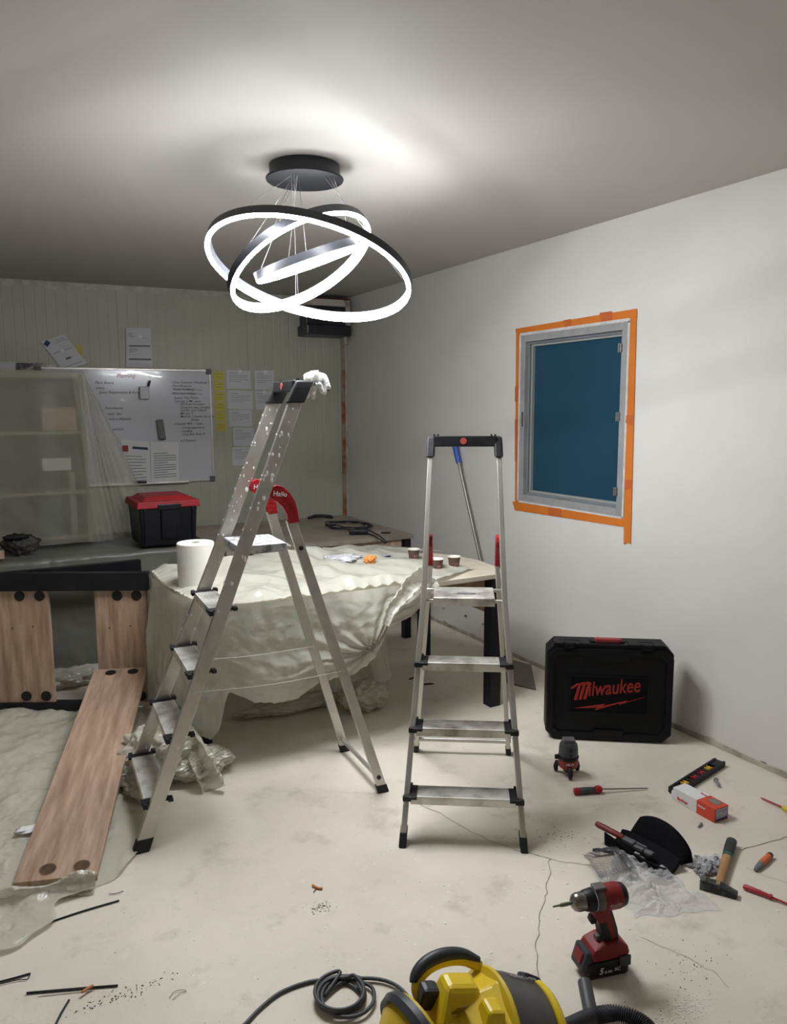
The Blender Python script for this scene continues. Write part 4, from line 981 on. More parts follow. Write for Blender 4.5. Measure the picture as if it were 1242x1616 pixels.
MB().box((-.052, -.006, .085), (.016, .018, .016), bev=.003).obj('side_knob', BLK, t)
for k, a_ in enumerate((-PI/2, PI/6, 5*PI/6)):
    d = Vector((math.cos(a_), math.sin(a_), 0)); mb = MB().tube([d*.030+Vector((0, 0, .046)), d*.050+Vector((0, 0, .044)), d*.056+Vector((0, 0, .026)), d*.054+Vector((0, 0, .007))], [.010, .012, .011, .009], 8); mb.obj('foot', BLK, t, smooth=True)
mb = MB(); text_bm(mb, 'HILTI', .014, T(-.017, -.0445, .060) @ VERT, bold=.0005); mb.obj('lettering', WHITE, t)
mb = MB(); mb.cyl((0, 0, .018), (0, 0, .034), .02, .026); mb.obj('lower_hub', BLK, t)

# ================================================================ TOOLS ON FLOOR
def between(a_, b_): d = b_-a_; return (a_+b_)/2, math.atan2(d.y, d.x), d.length
# screwdriver with black red handle
a_, b_ = PZ(905, 1250, .012), PZ(1022, 1242, .012); c, yw2, ln = between(a_, b_)
t = thing('screwdriver', 'long screwdriver with black and red grip beside the laser level', 'screwdriver', (c.x, c.y, 0), yw2)
hl = ln*.46
MB().lathe([(0, 0), (.011, .002), (.014, .012), (.0135, .022), (.0125, .024)], 20, T(-ln/2, 0, .0155) @ Matrix.Rotation(PI/2, 4, 'Y')).obj('butt_cap', REDP, t, smooth=SH)
MB().lathe([(0, .023), (.013, .024), (.0145, .045), (.013, .075), (.0115, .092), (0, .092)], 20, T(-ln/2, 0, .0155) @ Matrix.Rotation(PI/2, 4, 'Y')).obj('grip', mat('grip_dark', (52,54,58), .6, 0, (74,76,80), 20), t, smooth=SH)
MB().lathe([(0, .090), (.0125, .092), (.0165, .102), (.0165, .112), (.011, .122), (0, .122)], 20, T(-ln/2, 0, .0165) @ Matrix.Rotation(PI/2, 4, 'Y')).obj('collar', REDP, t, smooth=SH)
MB().cyl((-ln/2+.12, 0, .0165), (ln/2, 0, .006), .0032, .0028, seg=10).obj('shaft', mat('steel_shaft', (150,148,142), .3, .9), t, smooth=SH)
# torpedo level
a_, b_ = PZ(1064, 1246, .02), PZ(1136, 1200, .02); c, yw2, ln = between(a_, b_)
t = thing('spirit_level', 'short black spirit level with yellow and red vials', 'level', (c.x, c.y, 0), yw2)
mb = MB(); mb.box((0, -.021, .012), (ln, .011, .024), bev=.001); mb.box((0, .021, .012), (ln, .011, .024), bev=.001)
for x in (-.44, -.18, -.005, .15, .42): mb.box((x*ln, 0, .010), (.020 if abs(x) < .4 else ln*.16, .034, .020))
mb.box((0, 0, .002), (ln, .04, .003)); mb.obj('level_body', BLKD, t, bev=.0008)
for x, m_ in ((-.28, 'y'), (-.08, 'r'), (.07, 'r'), (.23, 'y')):
    mb = MB(); mb.box((x*ln-.008, 0, .015), (.006, .034, .014), bev=.002); mb.box((x*ln+.012, 0, .015), (.006, .034, .014), bev=.002); mb.cyl((x*ln-.012, 0, .016), (x*ln+.016, 0, .016), .006, seg=10)
    mb.obj('vial', mat('vial_yellow', (208,164,44), .4) if m_ == 'y' else mat('vial_red', (150,36,50), .4), t)
MB().cyl((ln*.42, 0, .016), (ln*.42, 0, .018), .013, seg=20).obj('maker_disc', mat('disc_grey', (92,94,90), .5), t)
# screw box
a_, b_ = PZ(1062, 1262), PZ(1128, 1299); c, yw2, ln = between(a_, b_); BW_ = .072; BHt = .052
t = thing('anchor_box', 'white and red cardboard anchor box lying beside the level', 'box', (a_.x, a_.y, 0), yw2)
WB_ = mat('box_card_white', (218,218,220), .6); RB_ = mat('box_card_red', (204,68,42), .55)
MB().box((ln*.29, BW_/2, BHt/2+.002), (ln*.60, BW_, BHt), bev=.0015).obj('inner_tray', WB_, t)
MB().box((ln*.50, BW_/2, BHt/2+.002), (ln*.16, BW_+.005, BHt+.004), bev=.0015).obj('sleeve_band', WB_, t)
sl = MB().box((ln*.79, BW_/2, BHt/2+.002), (ln*.42, BW_+.005, BHt+.004), bev=.0015).obj('sleeve', RB_, t)
MB().box((ln*1.0+.0008, BW_/2, BHt/2+.003), (.001, BW_-.006, BHt-.006)).obj('data_label', mat('label_blueish', (196,196,208), .6, 0, (120,122,150), 90), t)
MB().box((ln*1.0+.0014, BW_/2, .009), (.001, BW_-.008, .008)).obj('label_band', INKB, t)
MB().box((ln*.80, BW_/2+.012, BHt+.0048), (ln*.22, BW_*.45, .001)).obj('grey_patch', mat('patch_grey', (120,120,112), .6), t)
mb = MB(); text_bm(mb, 'fischer', .020, T(.022, -.0012, .012) @ VERT, bold=.0006); mb.obj('lettering', mat('print_red', (206,50,40), .6), t)
mb = MB(); text_bm(mb, 'fischer', .013, T(ln*.62, -.0036, .034) @ VERT, bold=.0004); mb.obj('lettering', WHITE, t)
mb = MB(); text_bm(mb, 'fischer', .014, T(ln*.44, BW_*.72, BHt+.0052), bold=.0004); mb.obj('lettering', MATS['print_red'], t)
MB().box((.102, -.0012, .017), (.022, .001, .010)).obj('black_print', INK, t)
MB().box((-.012, BW_*.3, .016), (.018, .022, .028), bev=.006).obj('torn_flap', WB_, t)
# wall anchors
AG = mat('anchor_grey', (142,142,146), .5, 0, (112,112,116), 30)
def anchor(px, py, yaw_, label, group=None, L=.045, z=0.0, r=.006):
    t = thing('wall_anchor', label, 'anchor', PZ(px, py, z), yaw_, group)
    mb = MB(); prof = [(0, 0), (r*.6, .001)]
    for k in range(4): prof += [(r*.62, .006+k*.008), (r, .009+k*.008), (r, .012+k*.008)]
    prof += [(r*.9, L-.003), (r*1.45, L-.002), (r*1.45, L), (0, L)]
    mb.lathe(prof, 12, T(-L/2, 0, r*1.45) @ Matrix.Rotation(PI/2, 4, 'Y')); mb.obj('plug', AG, t, smooth=SH); return t
anchor(1132, 1239, .9, 'single grey wall anchor between the spirit level and right wall', L=.055, r=.007)
anchor(1105, 1358, -1.4, 'single grey wall anchor just above the anchor pile', L=.045)
anchor(1104, 1305, .3, 'grey screw beneath the red end of the anchor box', L=.03, r=.004)
pile = [(1092,1370,-.9,.0),(1100,1374,.3,.0),(1108,1372,-.4,.004),(1115,1378,.9,.0),(1122,1381,-.2,.0),(1112,1384,.1,.0),(1104,1380,-1.2,.004),(1120,1374,.5,.010),(1126,1370,-.6,.008),(1118,1368,.2,.006),(1131,1377,1.2,.006),(1128,1364,.5,0)]
for k, (x, y, a_, z) in enumerate(pile): anchor(x, y, a_, 'small grey wall anchor in the pile left of hammer handle', 'grey wall anchors piled beside the hammer', .038+.008*(k % 3), z)
def bagfn(c, A_, B_, hgt, sd):
    def fn(u, v):
        x = c.x+A_[0]*(u-.5)+B_[0]*(v-.5); y = c.y+A_[1]*(u-.5)+B_[1]*(v-.5)
        e = min(1, min(u, 1-u, v, 1-v)*5)
        return (x+.012*noise.noise(Vector((u*5, v*5, sd)))*2, y+.012*noise.noise(Vector((u*5, v*5, sd+4)))*2, .004+e*hgt*(.55+1.1*crease((u*4+sd, v*4, sd), 4)))
    return fn
c = PZ(1118, 1366); t = grid(bagfn(c, (.12, -.02), (.03, .09), .02, 2), 24, 20).obj('small_clear_bag', BAG, smooth=True); tag(t, 'small clear bag spilling the anchors beside the hammer', 'bag')
# hammer
a_ = PZ(1133, 1400, .018); b_ = PZ(1155, 1326, .02); c, yw2, ln = between(a_, b_)
t = thing('hammer', 'hammer with worn black head and wooden handle on the floor', 'hammer', (a_.x, a_.y, 0), yw2)
HH = mat('hammer_black', (44,46,46), .45, .5, (96,96,92), 26, lo=.5, hi=.6)
MB().bar([(0, 0, 0)], 1, 1) if False else None
def ov(mb, stations):
    """oval section tube along x: (x, y, z, ry, rz)"""
    rr = []
    for x, y, z, ry_, rz_ in stations: rr.append([mb.bm.verts.new((x, y+ry_*math.cos(2*PI*k/16), z+rz_*math.sin(2*PI*k/16))) for k in range(16)])
    for A_, B_ in zip(rr, rr[1:]):
        for k in range(16): mb.bm.faces.new((A_[k], A_[(k+1) % 16], B_[(k+1) % 16], B_[k]))
    mb.bm.faces.new(rr[0][::-1]); mb.bm.faces.new(rr[-1]); return mb
ov(MB(), [(-.012, 0, .019, .013, .010), (ln*.3, 0, .018, .014, .0105), (ln*.62, 0, .019, .0165, .012)]).obj('handle', mat('handle_wood', (172,132,88), .55, 0, (140,102,66), 8, stretch=(1,6,6)), t, smooth=SH)
ov(MB(), [(ln*.62, 0, .019, .0168, .0123), (ln*.68, 0, .019, .0172, .0127)]).obj('green_band', mat('band_green', (40,84,72), .5), t, smooth=SH)
ov(MB(), [(ln*.68, 0, .019, .0174, .013), (ln*.85, 0, .0195, .019, .0145), (ln*.985, 0, .0195, .0185, .0145), (ln, 0, .0195, .015, .012)]).obj('grip_end', mat('grip_black', (40,42,46), .65), t, smooth=SH)
mb = MB(); mb.box((0, .022, .0175), (.034, .055, .032), bev=.004); mb.box((0, .045, .0175), (.036, .020, .035), bev=.003)
mb.add([(-.016, -.004, .003), (.016, -.004, .003), (.016, -.004, .033), (-.016, -.004, .033), (-.015, -.060, .004), (.015, -.060, .004), (.015, -.060, .016), (-.015, -.060, .016)], [(3,2,1,0),(4,5,6,7),(0,1,5,4),(1,2,6,5),(2,3,7,6),(3,0,4,7)])
mb.obj('head', HH, t)
MB().box((0, 0, .034), (.022, .012, .002)).obj('wedge', mat('wedge_wood', (140,116,86), .7), t)
# orange handled small tool
a_, b_ = PZ(1192, 1372, .01), PZ(1216, 1349, .01); c, yw2, ln = between(a_, b_)
t = thing('orange_knife', 'small tool with grey tip and orange grip near right edge', 'tool', (c.x, c.y, 0), yw2)
ov(MB(), [(-ln/2, 0, .008, .006, .005), (-ln*.36, 0, .009, .010, .007), (-ln*.12, 0, .011, .011, .009)]).obj('tip', mat('tip_grey', (108,108,110), .5), t, smooth=SH)
ov(MB(), [(-ln*.12, 0, .011, .0115, .0095), (ln*.1, 0, .011, .012, .010), (ln*.38, 0, .011, .011, .010)]).obj('grip', mat('grip_orange', (206,104,58), .5), t, smooth=SH)
ov(MB(), [(ln*.38, 0, .011, .0118, .0105), (ln*.5, 0, .011, .0105, .0095)]).obj('end_cap', mat('cap_brown', (74,50,42), .6), t, smooth=SH)
# red insulated screwdrivers
a_, b_ = PZ(1173, 1399, .01), PZ(1262, 1434, .006); c, yw2, ln = between(a_, b_)
t = thing('red_screwdriver', 'red insulated screwdriver lying at the right edge, nearest', 'screwdriver', (c.x, c.y, 0), yw2)
ov(MB(), [(-ln/2, 0, .010, .006, .006), (-ln*.46, 0, .011, .009, .009), (-ln*.2, 0, .011, .008, .008), (-ln*.02, 0, .010, .0065, .0065)]).obj('handle', mat('tool_red', (164,40,52), .45), t, smooth=SH)
ov(MB(), [(-ln*.02, 0, .010, .009, .009), (ln*.02, 0, .010, .009, .009)]).obj('guard', MATS['tool_red'], t, smooth=SH)
ov(MB(), [(ln*.02, 0, .009, .004, .004), (ln*.5, 0, .005, .003, .003)]).obj('shaft', MATS['tool_red'], t, smooth=SH)
a_, b_ = PZ(1201, 1259, .006), PZ(1262, 1287, .012); c, yw2, ln = between(a_, b_)
t = thing('red_screwdriver', 'red shafted screwdriver with yellow handle near the right wall', 'screwdriver', (c.x, c.y, 0), yw2)
ov(MB(), [(-ln/2, 0, .006, .002, .002), (-ln*.46, 0, .006, .002, .002)]).obj('tip', BLK, t, smooth=SH)
ov(MB(), [(-ln*.46, 0, .006, .0032, .0032), (ln*.08, 0, .011, .0042, .0042)]).obj('shaft', MATS['tool_red'], t, smooth=SH)
ov(MB(), [(ln*.08, 0, .011, .009, .009), (ln*.2, 0, .012, .011, .011), (ln*.5, 0, .012, .011, .011)]).obj('handle', mat('tool_yellow', (206,186,60), .45), t, smooth=SH)

# ---------------------------------------------------------------- tool pouch with pliers
c = PZ(1018, 1356); t = thing('tool_pouch', 'open black tool pouch lying behind the clear bag', 'pouch', c, -1.45)
PB = mat('pouch_black', (5,6,10), .8, 0, (12,13,18), 10, bump=.3, bs=80, spec=.15)
def pouch_f(u, v):   # bottom leaf: from left front to right back, rounded, curling up at edges
    x = (u-.5)*.25-.01; y = (v-.5)*.12; k = (1-(2*u-1)**6*.25)
    return (x, y*k, .006+.030*abs(2*v-1)**2)
mb = grid(pouch_f, 30, 12); o = mb.obj('pouch_base', PB, t, smooth=True); sm = o.modifiers.new('s', 'SOLIDIFY'); sm.thickness = .006
def flap(u, v):
    x = -.12+.225*u; s_ = math.sin(PI*min(1, max(0, u*.86+.14)))**.45
    return (x+.015*v, .060+.028*v+.02*v*v, .010+.100*v*s_)
mb = grid(flap, 30, 12); o = mb.obj('pouch_flap', PB, t, smooth=True); sm = o.modifiers.new('s', 'SOLIDIFY'); sm.thickness = .006
def flap2(u, v):
    return (-.135+.24*u, -.056-.004*v, .010+.050*v*(1-.7*u))
mb = grid(flap2, 30, 8); o = mb.obj('front_wall', PB, t, smooth=True); sm = o.modifiers.new('s', 'SOLIDIFY'); sm.thickness = .005
pl = thing('pliers', 'red handled pliers lying inside the open black pouch', 'pliers', c+Vector((-.01, .02, .0)), -1.38)
ov(MB(), [(-.165, -.025, .066, .010, .009), (-.15, -.026, .066, .0125, .011), (-.07, -.02, .060, .012, .010), (-.055, -.018, .056, .010, .008)]).obj('handle', mat('plier_red', (118,34,40), .5), pl, smooth=SH)
ov(MB(), [(-.168, -.002, .052, .008, .007), (-.15, -.002, .052, .010, .009), (-.06, -.005, .048, .009, .007)]).obj('handle', mat('plier_dark', (58,46,48), .5), pl, smooth=SH)
mb = MB(); mb.box((-.035, -.014, .050), (.05, .026, .018), bev=.004); mb.box((.005, -.016, .044), (.045, .018, .014), bev=.004); mb.box((.0, .008, .042), (.05, .010, .012), bev=.003); mb.box((.04, -.006, .038), (.035, .026, .012), bev=.004); mb.obj('jaw', mat('plier_steel', (110,110,114), .4, .6), pl)
o = thing('black_strap', 'short curved black strap end beside the clear bag', 'strap', PZ(953, 1350)); MB().tube(spline([(-.035, .02, .02), (-.015, .01, .022), (.01, 0, .012), (.035, -.01, .006)], 5), .006, 6).obj('strap_body', BLK, o, smooth=True)
# clear bag with netting
cb_ = [PZ(*p) for p in ((940,1390),(985,1333),(1138,1436),(1005,1450))]
def bag(u, v):
    a0 = cb_[0].lerp(cb_[3], u); a1 = cb_[1].lerp(cb_[2], u); p = a0.lerp(a1, v)
    e = min(1, min(u, 1-u)*6, min(v, 1-v)*5); hgt = .085*(1-.75*u)
    z = .004+e*hgt*(.45+.9*max(-.3, crease((u*5, v*4, 12), 4)))+.012*e*crease((u*14, v*10, 3))
    return (p.x+.05*noise.noise(Vector((u*4, v*4, 1))), p.y+.05*noise.noise(Vector((u*4, v*4, 7))), max(.003, z))
o = grid(bag, 120, 80).obj('clear_bag', BAG, smooth=True); tag(o, 'large crumpled clear plastic bag between drill and black pouch', 'bag')
NET = mat('net_dark', (86,86,90), .5)
c = PZ(962, 1374); o = thing('netting', 'grey mesh netting bunched at the left of the clear bag', 'netting', c)
mb = MB()
for k in range(15):
    for sgn in (1, -1):
        pts = []
        for i in range(13):
            a_ = -.085+.17*i/12; b_ = (-.07+.14*k/14)+sgn*.010*((-1)**i)
            pts.append((a_*.85+b_*.3, b_*.9-a_*.15, .030+.045*math.exp(-((a_/.06)**2+(b_/.06)**2))+.008*noise.noise(Vector((a_*30, b_*30, 0)))))
        mb.tube(pts, .0009, 4)
ob = mb.obj('mesh_strands', NET, o); ob['kind'] = 'stuff'

# ================================================================ DRILL
p = PZ(950, 1528); t = thing('cordless_drill', 'red and black cordless drill standing on its battery', 'drill', p, math.radians(166))
DR = mat('drill_red', (136,34,36), .5, 0, (114,28,30), 12, spec=.35); DG = mat('drill_grey', (98,94,90), .5, .3)
# battery
mb = MB(); mb.box((.0, 0, .026), (.128, .076, .050), bev=.008); bt = mb.obj('battery', BLK, t)
mb = MB(); mb.box((.062, 0, .050), (.032, .066, .060), rot=(0, -.30, 0), bev=.008); mb.obj('battery_nose', mat('bat_dark', (48,50,58), .5), bt)
mb = MB(); mb.box((.066, 0, .055), (.03, .04, .03), rot=(0, -.30, 0), bev=.003); mb.obj('nose_mark', DR, bt)
mb = MB(); text_bm(mb, '5', .026, T(.032, .0392, .016) @ Matrix.Rotation(PI, 4, 'Z') @ VERT, bold=.0008, shear=.2); text_bm(mb, '.0 Ah', .012, T(.016, .0392, .016) @ Matrix.Rotation(PI, 4, 'Z') @ VERT, bold=.0003); text_bm(mb, 'XC', .014, T(-.016, .0392, .018) @ Matrix.Rotation(PI, 4, 'Z') @ VERT, bold=.0003); mb.obj('lettering', WHITE, bt)
mb = MB(); mb.box((0, 0, .004), (.118, .07, .008), bev=.002); mb.obj('battery_base', DG, bt)
# foot housing
mb = MB(); mb.prism([(.048, .052), (-.060, .052), (-.066, .066), (-.060, .086), (-.042, .098), (.010, .100), (.044, .088), (.056, .070)], -.037, .037, 'y', bev=.007); mb.obj('foot_housing', DR, t)
MB().box((-.048, .040, .045), (.036, .006, .030), bev=.002).obj('belt_clip', mat('clip_steel', (70,68,64), .5, .5), t)
# handle
mb = MB(); mb.prism([(-.038, .088), (-.032, .130), (-.020, .168), (-.012, .195), (.036, .195), (.040, .176), (.026, .160), (.014, .125), (.008, .095)], -.018, .018, 'y', bev=.007); mb.obj('handle', DR, t)
mb = MB(); mb.prism([(-.020, .094), (-.010, .130), (.004, .158), (.024, .157), (.016, .125), (.010, .096)], -.0195, .0195, 'y', bev=.004); mb.obj('rubber_grip', RUB, t)
mb = MB(); mb.prism([(-.041, .092), (-.035, .131), (-.023, .169), (-.015, .192), (-.008, .19), (-.020, .15), (-.028, .105)], -.0185, .0185, 'y', bev=.003); mb.obj('back_grip', mat('grip_greybrown', (62,58,56), .6), t)
mb = MB(); mb.prism([(.026, .152), (.043, .150), (.048, .162), (.044, .176), (.030, .178)], -.010, .010, 'y', bev=.004); mb.obj('trigger', RUB, t)
MB().box((.020, .0, .104), (.012, .02, .016), bev=.002).obj('light', DG, t)
# motor body
Mx = T(0, 0, .222) @ Matrix.Rotation(PI/2, 4, 'Y')
def lath(prof, nm, m): return MB().lathe(prof, 36, Mx).obj(nm, m, t, smooth=SH)
lath([(0, -.064), (.024, -.064), (.031, -.058), (.034, -.046), (.034, -.036)], 'rear_cap', BLK)
lath([(.034, -.044), (.036, -.038), (.0365, .004), (.034, .012), (0, .012)], 'motor_housing', DR)
lath([(.0335, .010), (.035, .014), (.034, .026), (.031, .032), (0, .032)], 'gear_housing', DG)
lath([(.029, .030), (.0315, .034), (.0315, .040), (.0285, .062), (.026, .066), (0, .066)], 'torque_collar', BLK)
lath([(.0318, .0345), (.0325, .036), (.0318, .0375)], 'scale_ring', mat('scale_grey', (176,176,178), .5))
lath([(.024, .064), (.026, .068), (.0255, .086), (.022, .096), (.012, .104), (.006, .106), (0, .106)], 'chuck', mat('chuck_steel', (140,136,130), .25, .95))
lath([(0, .104), (.0045, .104), (.0045, .112), (.0055, .114), (.0055, .135), (.003, .142), (.0025, .160), (0, .161)], 'bit', mat('bit_steel', (128,130,112), .35, .8))
mb = MB(); mb.box((.02, .0, .258), (.036, .03, .008), bev=.003); mb.obj('mode_switch', DG, t)
mb = MB(); text_bm(mb, 'Milwaukee', .0125, T(.004, .0372, .213) @ Matrix.Rotation(PI, 4, 'Z') @ Matrix.Rotation(-.12, 4, 'Y') @ VERT, bold=.0002, shear=.2, sx=.72); mb.prism([(.002, .208), (-.034, .215), (-.034, .2162), (.002, .2095)], .0365, .0376, 'y'); mb.obj('lettering', mat('letter_pale', (206,168,166), .5), t)

# ================================================================ VACUUM CLEANER (lying on its side)
VY = mat('vacuum_yellow', (226,196,30), .38, 0, (214,182,24), 6); VG = mat('vacuum_drum', (66,64,62), .42, 0, (84,80,76), 8); VB = mat('vacuum_black', (34,36,42), .45, 0, (50,52,58), 10)
VO = Vector((.930, 1.262, .165)); va = math.radians(-12)
vc = thing('vacuum_cleaner', 'yellow and black wet vacuum cleaner lying on its side', 'vacuum cleaner', VO, rot=(0, .22, va))
Rx = Matrix.Rotation(PI/2, 4, 'Y')       # profile z -> local +x (towards the base)
MB().lathe([(.150, -.004), (.157, 0), (.157, .006), (.154, .04), (.146, .08), (.136, .115), (.128, .122), (0, .122)], 48, Rx).obj('drum', VG, vc, smooth=SH)
MB().lathe([(.128, .118), (.136, .120), (.138, .132), (.130, .142), (0, .144)], 48, Rx).obj('base_ring', VY, vc, smooth=SH)
for a_ in (-.55, 1.1, 2.7, 4.2):
    pz = Matrix.Rotation(a_, 4, 'X'); mb = MB(); mb.box((.116, 0, .135), (.045, .045, .022), rot=(0, .3, 0), bev=.008); mb.bm.transform(pz); mb.obj('caster_mount', VB, vc)
MB().lathe([(0, -.150), (.060, -.148), (.095, -.135), (.118, -.105), (.135, -.062), (.150, -.02), (.159, -.006), (.162, .002), (.159, .008)], 9, Rx @ Matrix.Rotation(.3, 4, 'Z')).obj('head_dome', VY, vc, bev=.006)
MB().lathe([(.145, -.010), (.164, -.004), (.166, .004), (.160, .010), (.145, .010)], 48, Rx).obj('head_rim', mat('rim_yellow', (206,176,34), .4), vc, smooth=SH)
def frust(mb, c0, s0, c1, s1):
    vs = [(c0[0]+a_*s0[0]/2, c0[1]+b_*s0[1]/2, c0[2]) for a_, b_ in ((-1,-1),(1,-1),(1,1),(-1,1))]+[(c1[0]+a_*s1[0]/2, c1[1]+b_*s1[1]/2, c1[2]) for a_, b_ in ((-1,-1),(1,-1),(1,1),(-1,1))]
    mb.add(vs, [(3,2,1,0),(4,5,6,7),(0,1,5,4),(1,2,6,5),(2,3,7,6),(3,0,4,7)]); return mb
mb = MB(); frust(mb, (-.085, .01, .06), (.13, .12, 0), (-.088, .030, .150), (.075, .055, 0)); mb.obj('motor_hump', VY, vc, bev=.012)
mb = MB(); frust(mb, (-.040, -.045, .06), (.06, .09, 0), (-.040, -.050, .150), (.038, .05, 0)); mb.obj('side_hump', VY, vc, bev=.008)
MB().box((-.105, -.028, .122), (.03, .003, .03), rot=(.55, 0, .2), bev=.001).obj('power_mark', mat('mark_dark', (130,104,20), .5), vc)
Ml = T(-.168, -.02, .000) @ Matrix.Rotation(.30, 4, 'Z') @ Matrix.Rotation(-.45, 4, 'Y') @ Rx
MB().lathe([(0, -.07), (.06, -.062), (.100, -.045), (.124, -.016), (.128, .03)], 40, Ml).obj('end_shell', VY, vc, smooth=SH)
MB().lathe([(.126, -.004), (.138, -.012), (.144, .004), (.140, .020), (.126, .020)], 48, Ml).obj('end_rim', VB, vc, smooth=SH)
MB().box((-.175, -.10, .035), (.045, .05, .05), rot=(.5, 0, .3), bev=.012).obj('end_latch', VY, vc)
def hpt(x, r): return Vector((x, .62*r, .78*r))
hp = spline([hpt(-.125, .085), hpt(-.160, .105), hpt(-.164, .132), hpt(-.138, .158), hpt(-.095, .174), hpt(-.045, .176), hpt(-.002, .162)], 8)
MB().tube([p for p in hp], .013, 10).obj('handle', VY, vc, smooth=True)
MB().tube([p+Vector((-.004, .006, .008)) for p in hp[13:]], [.012+.006*math.sin(PI*i/(len(hp)-14)) for i in range(len(hp)-13)], 10).obj('handle_grip', VB, vc, smooth=True)
MB().box((-.150, .045, .100), (.04, .04, .05), bev=.01).obj('switch_block', VB, vc)
mb = MB(); text_bm(mb, 'KÄRCHER', .022, Matrix.Rotation(-.25, 4, 'X') @ T(.040, -.01, .1575) @ Matrix.Rotation(.16, 4, 'Y') @ Matrix.Rotation(.0, 4, 'Z'), bold=.0003, sx=.75); mb.obj('lettering', mat('letter_grey', (140,140,136), .6), vc)
# power cord and coil
RC = mat('cord_grey', (58,60,64), .5)
c = PZ(541, 1578); t = thing('extension_cable', 'coiled grey power cord on the floor left of the vacuum', 'cord', c)
def rel(pxs, z=.006): return [PZ(x, y, z)-c for x, y in pxs]
pts = rel([(360,1640),(385,1618),(410,1592),(440,1568),(475,1553),(505,1547),(535,1549),(556,1556),(572,1570)])
for k in range(4):
    for i in range(10):
        a_ = -.3-2*PI*i/10+k*.25; rr = .066+.006*math.sin(k*2.1)
        pts.append(Vector((math.cos(a_)*rr+.012*math.sin(k*1.9), math.sin(a_)*rr*1.05+.012*math.cos(k*2.4), .008+.006*k)))
pts += rel([(512,1572),(530,1556),(548,1547),(570,1544),(595,1545),(615,1550),(632,1560),(650,1580),(665,1600)], .010)
MB().tube(spline(pts, 5), .0052, 8).obj('cable', RC, t, smooth=True)
# hose
c = PZ(925, 1600); t = thing('vacuum_hose', 'black ribbed vacuum hose with elbow beside the drill', 'hose', c)
a_ = PZ(922, 1548, .06)-c; b_ = PZ(933, 1604, .03)-c
MB().lathe([(0, 0), (.017, 0), (.0185, .004), (.0185, (b_-a_).length), (0, (b_-a_).length)], 28, Matrix.Translation(a_) @ (b_-a_).to_track_quat('Z', 'Y').to_matrix().to_4x4()).obj('end_tube', mat('tube_grey', (66,68,72), .5), t, smooth=SH)
MB().cyl(PZ(885, 1625, .03)-c, PZ(935, 1604, .03)-c, .020, .022, seg=24).obj('connector', VB, t, smooth=SH)
hp = spline([PZ(*p, .03)-c for p in ((928,1608),(945,1602),(968,1599),(990,1603),(1010,1612),(1025,1626),(1030,1650))], 40)
dl_ = 0; rr = []
for i, p_ in enumerate(hp):
    if i: dl_ += (p_-hp[i-1]).length
    rr.append(.0185+.0028*math.sin(dl_*2*PI/.0062))
MB().tube(hp, rr, 16).obj('ribbed_hose', VB, t, smooth=True)

# ================================================================ SMALL FLOOR DEBRIS
def rod(pxs, label, r=.0022, z=.004, m=BLK, name='cable_tie', cat='cable tie', z2=None):
    P = [PZ(x, y, z) for x, y in pxs]; c = P[0].copy(); c.z = 0; t = thing(name, label, cat, c); MB().tube(spline([p-c for p in P], 6), r, 6).obj('strip', m, t, smooth=True); return t
rod([(70,1458),(130,1438),(188,1421)], 'longest black cable tie, lying beside plastic sheet edge', .003)
rod([(172,1411),(183,1410),(195,1406)], 'tiny black wire scrap beyond the long cable tie', .0012)
rod([(-15,1553),(20,1544),(48,1536)], 'black cable tie at left edge with a looped head', .0028)
rod([(48,1536),(43,1545),(30,1546),(0,1553)], 'thin black wire curled under the left edge cable tie', .0014)
rod([(42,1567),(110,1561),(186,1555)], 'black cable tie near lower left with copper scrap beside', .003)
rod([(62,1567),(110,1562),(150,1558)], 'second thin black tie crossing the lower left one', .002, .008)
rod([(84,1625),(96,1600),(109,1578)], 'steep short black cable tie at the bottom left edge', .003)
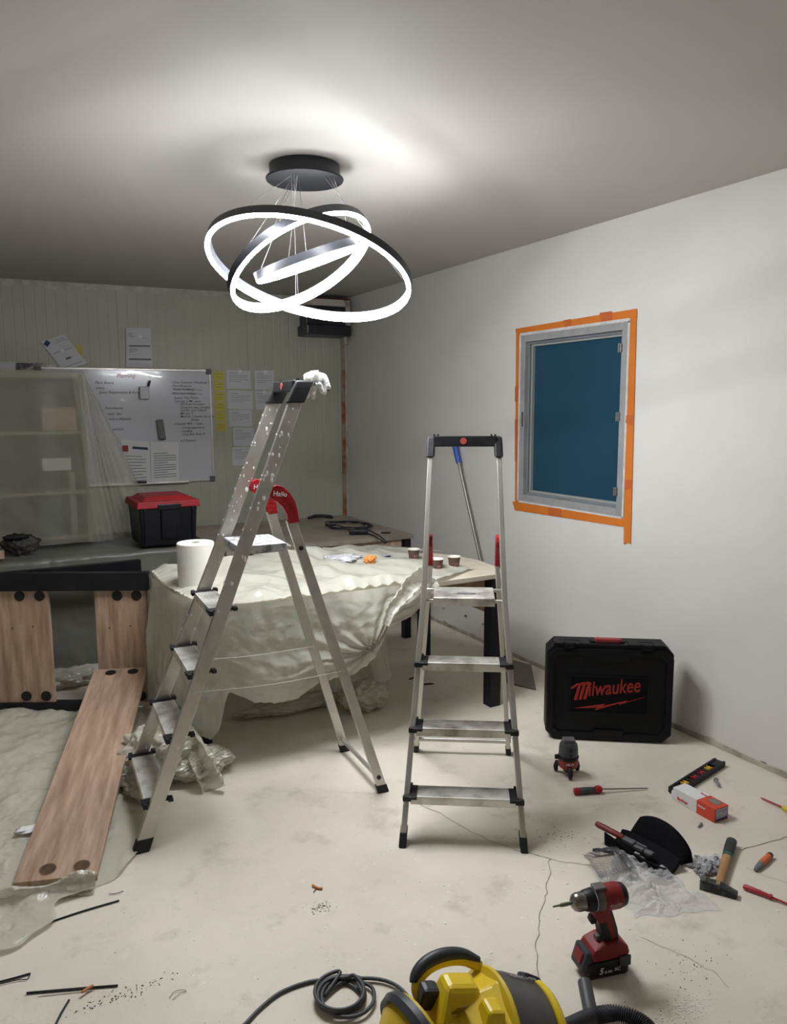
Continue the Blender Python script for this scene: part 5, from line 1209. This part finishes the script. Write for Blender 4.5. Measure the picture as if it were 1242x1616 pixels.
rod([(267,1575),(275,1565),(287,1562),(294,1564),(285,1567),(272,1578)], 'thin curled wire on the open floor at lower left', .0007)
COP = mat('copper_orange', (196,120,70), .5)
rod([(129,1566),(138,1560),(147,1555)], 'copper orange wire scrap on the lower left cable tie', .004, .012, COP, 'wire_scrap', 'scrap')
rod([(493,1397),(501,1401),(509,1402)], 'copper orange wire scrap on the middle floor', .004, .005, COP, 'wire_scrap', 'scrap')
rod([(495,1408),(499,1402)], 'short brown splinter beside the middle copper scrap', .0015, .003, mat('splinter', (120,90,70), .8), 'splinter', 'scrap')
p = PZ(45, 1312, .03); t = thing('paper_scrap', 'white torn paper scrap on the floor plastic left of board', 'scrap', p); lump_obj('scrap_body', WHITE, t, (0, 0, .008), (.045, .03, .008), 3, amp=1, sub=3)
def specks(cpx, n, spread_, m, label, smin=.0008, smax=.0025):
    rr = random.Random(n+int(cpx[0])); c = PZ(*cpx); mb = MB()
    for _ in range(n):
        x = rr.gauss(0, spread_[0]); y = rr.gauss(0, spread_[1]); s_ = rr.uniform(smin, smax)
        bmesh.ops.create_icosphere(mb.bm, subdivisions=1, radius=1, matrix=T(x, y, s_*.3) @ Matrix.Rotation(rr.random()*3, 4, 'Z') @ Matrix.Diagonal((s_*rr.uniform(.7, 1.8), s_, s_*.4, 1)))
    o = mb.obj('debris_specks', m); o.location = c; tag(o, label, 'debris', kind='stuff')
specks((507,1431), 70, (.018, .014), INK, 'cluster of black specks on the open floor below copper scrap')
specks((185,1572), 110, (.07, .012), INK, 'black grit scattered beside the lower left cable ties')
specks((880,1320), 50, (.05, .04), INK, 'black grit on the floor right of short ladder foot')
specks((1075,1525), 60, (.08, .04), mat('grit_brown', (90,80,70), .8), 'dark grit on the floor right of the drill')
specks((700,1400), 160, (.55, .35), mat('plaster_bits', (232,230,224), .8), 'white plaster crumbs scattered over the floor', .001, .004)
specks((1080,1590), 220, (.05, .02), mat('plaster_dust', (226,222,214), .9), 'pale plaster dust patch at bottom right of the floor', .001, .003)
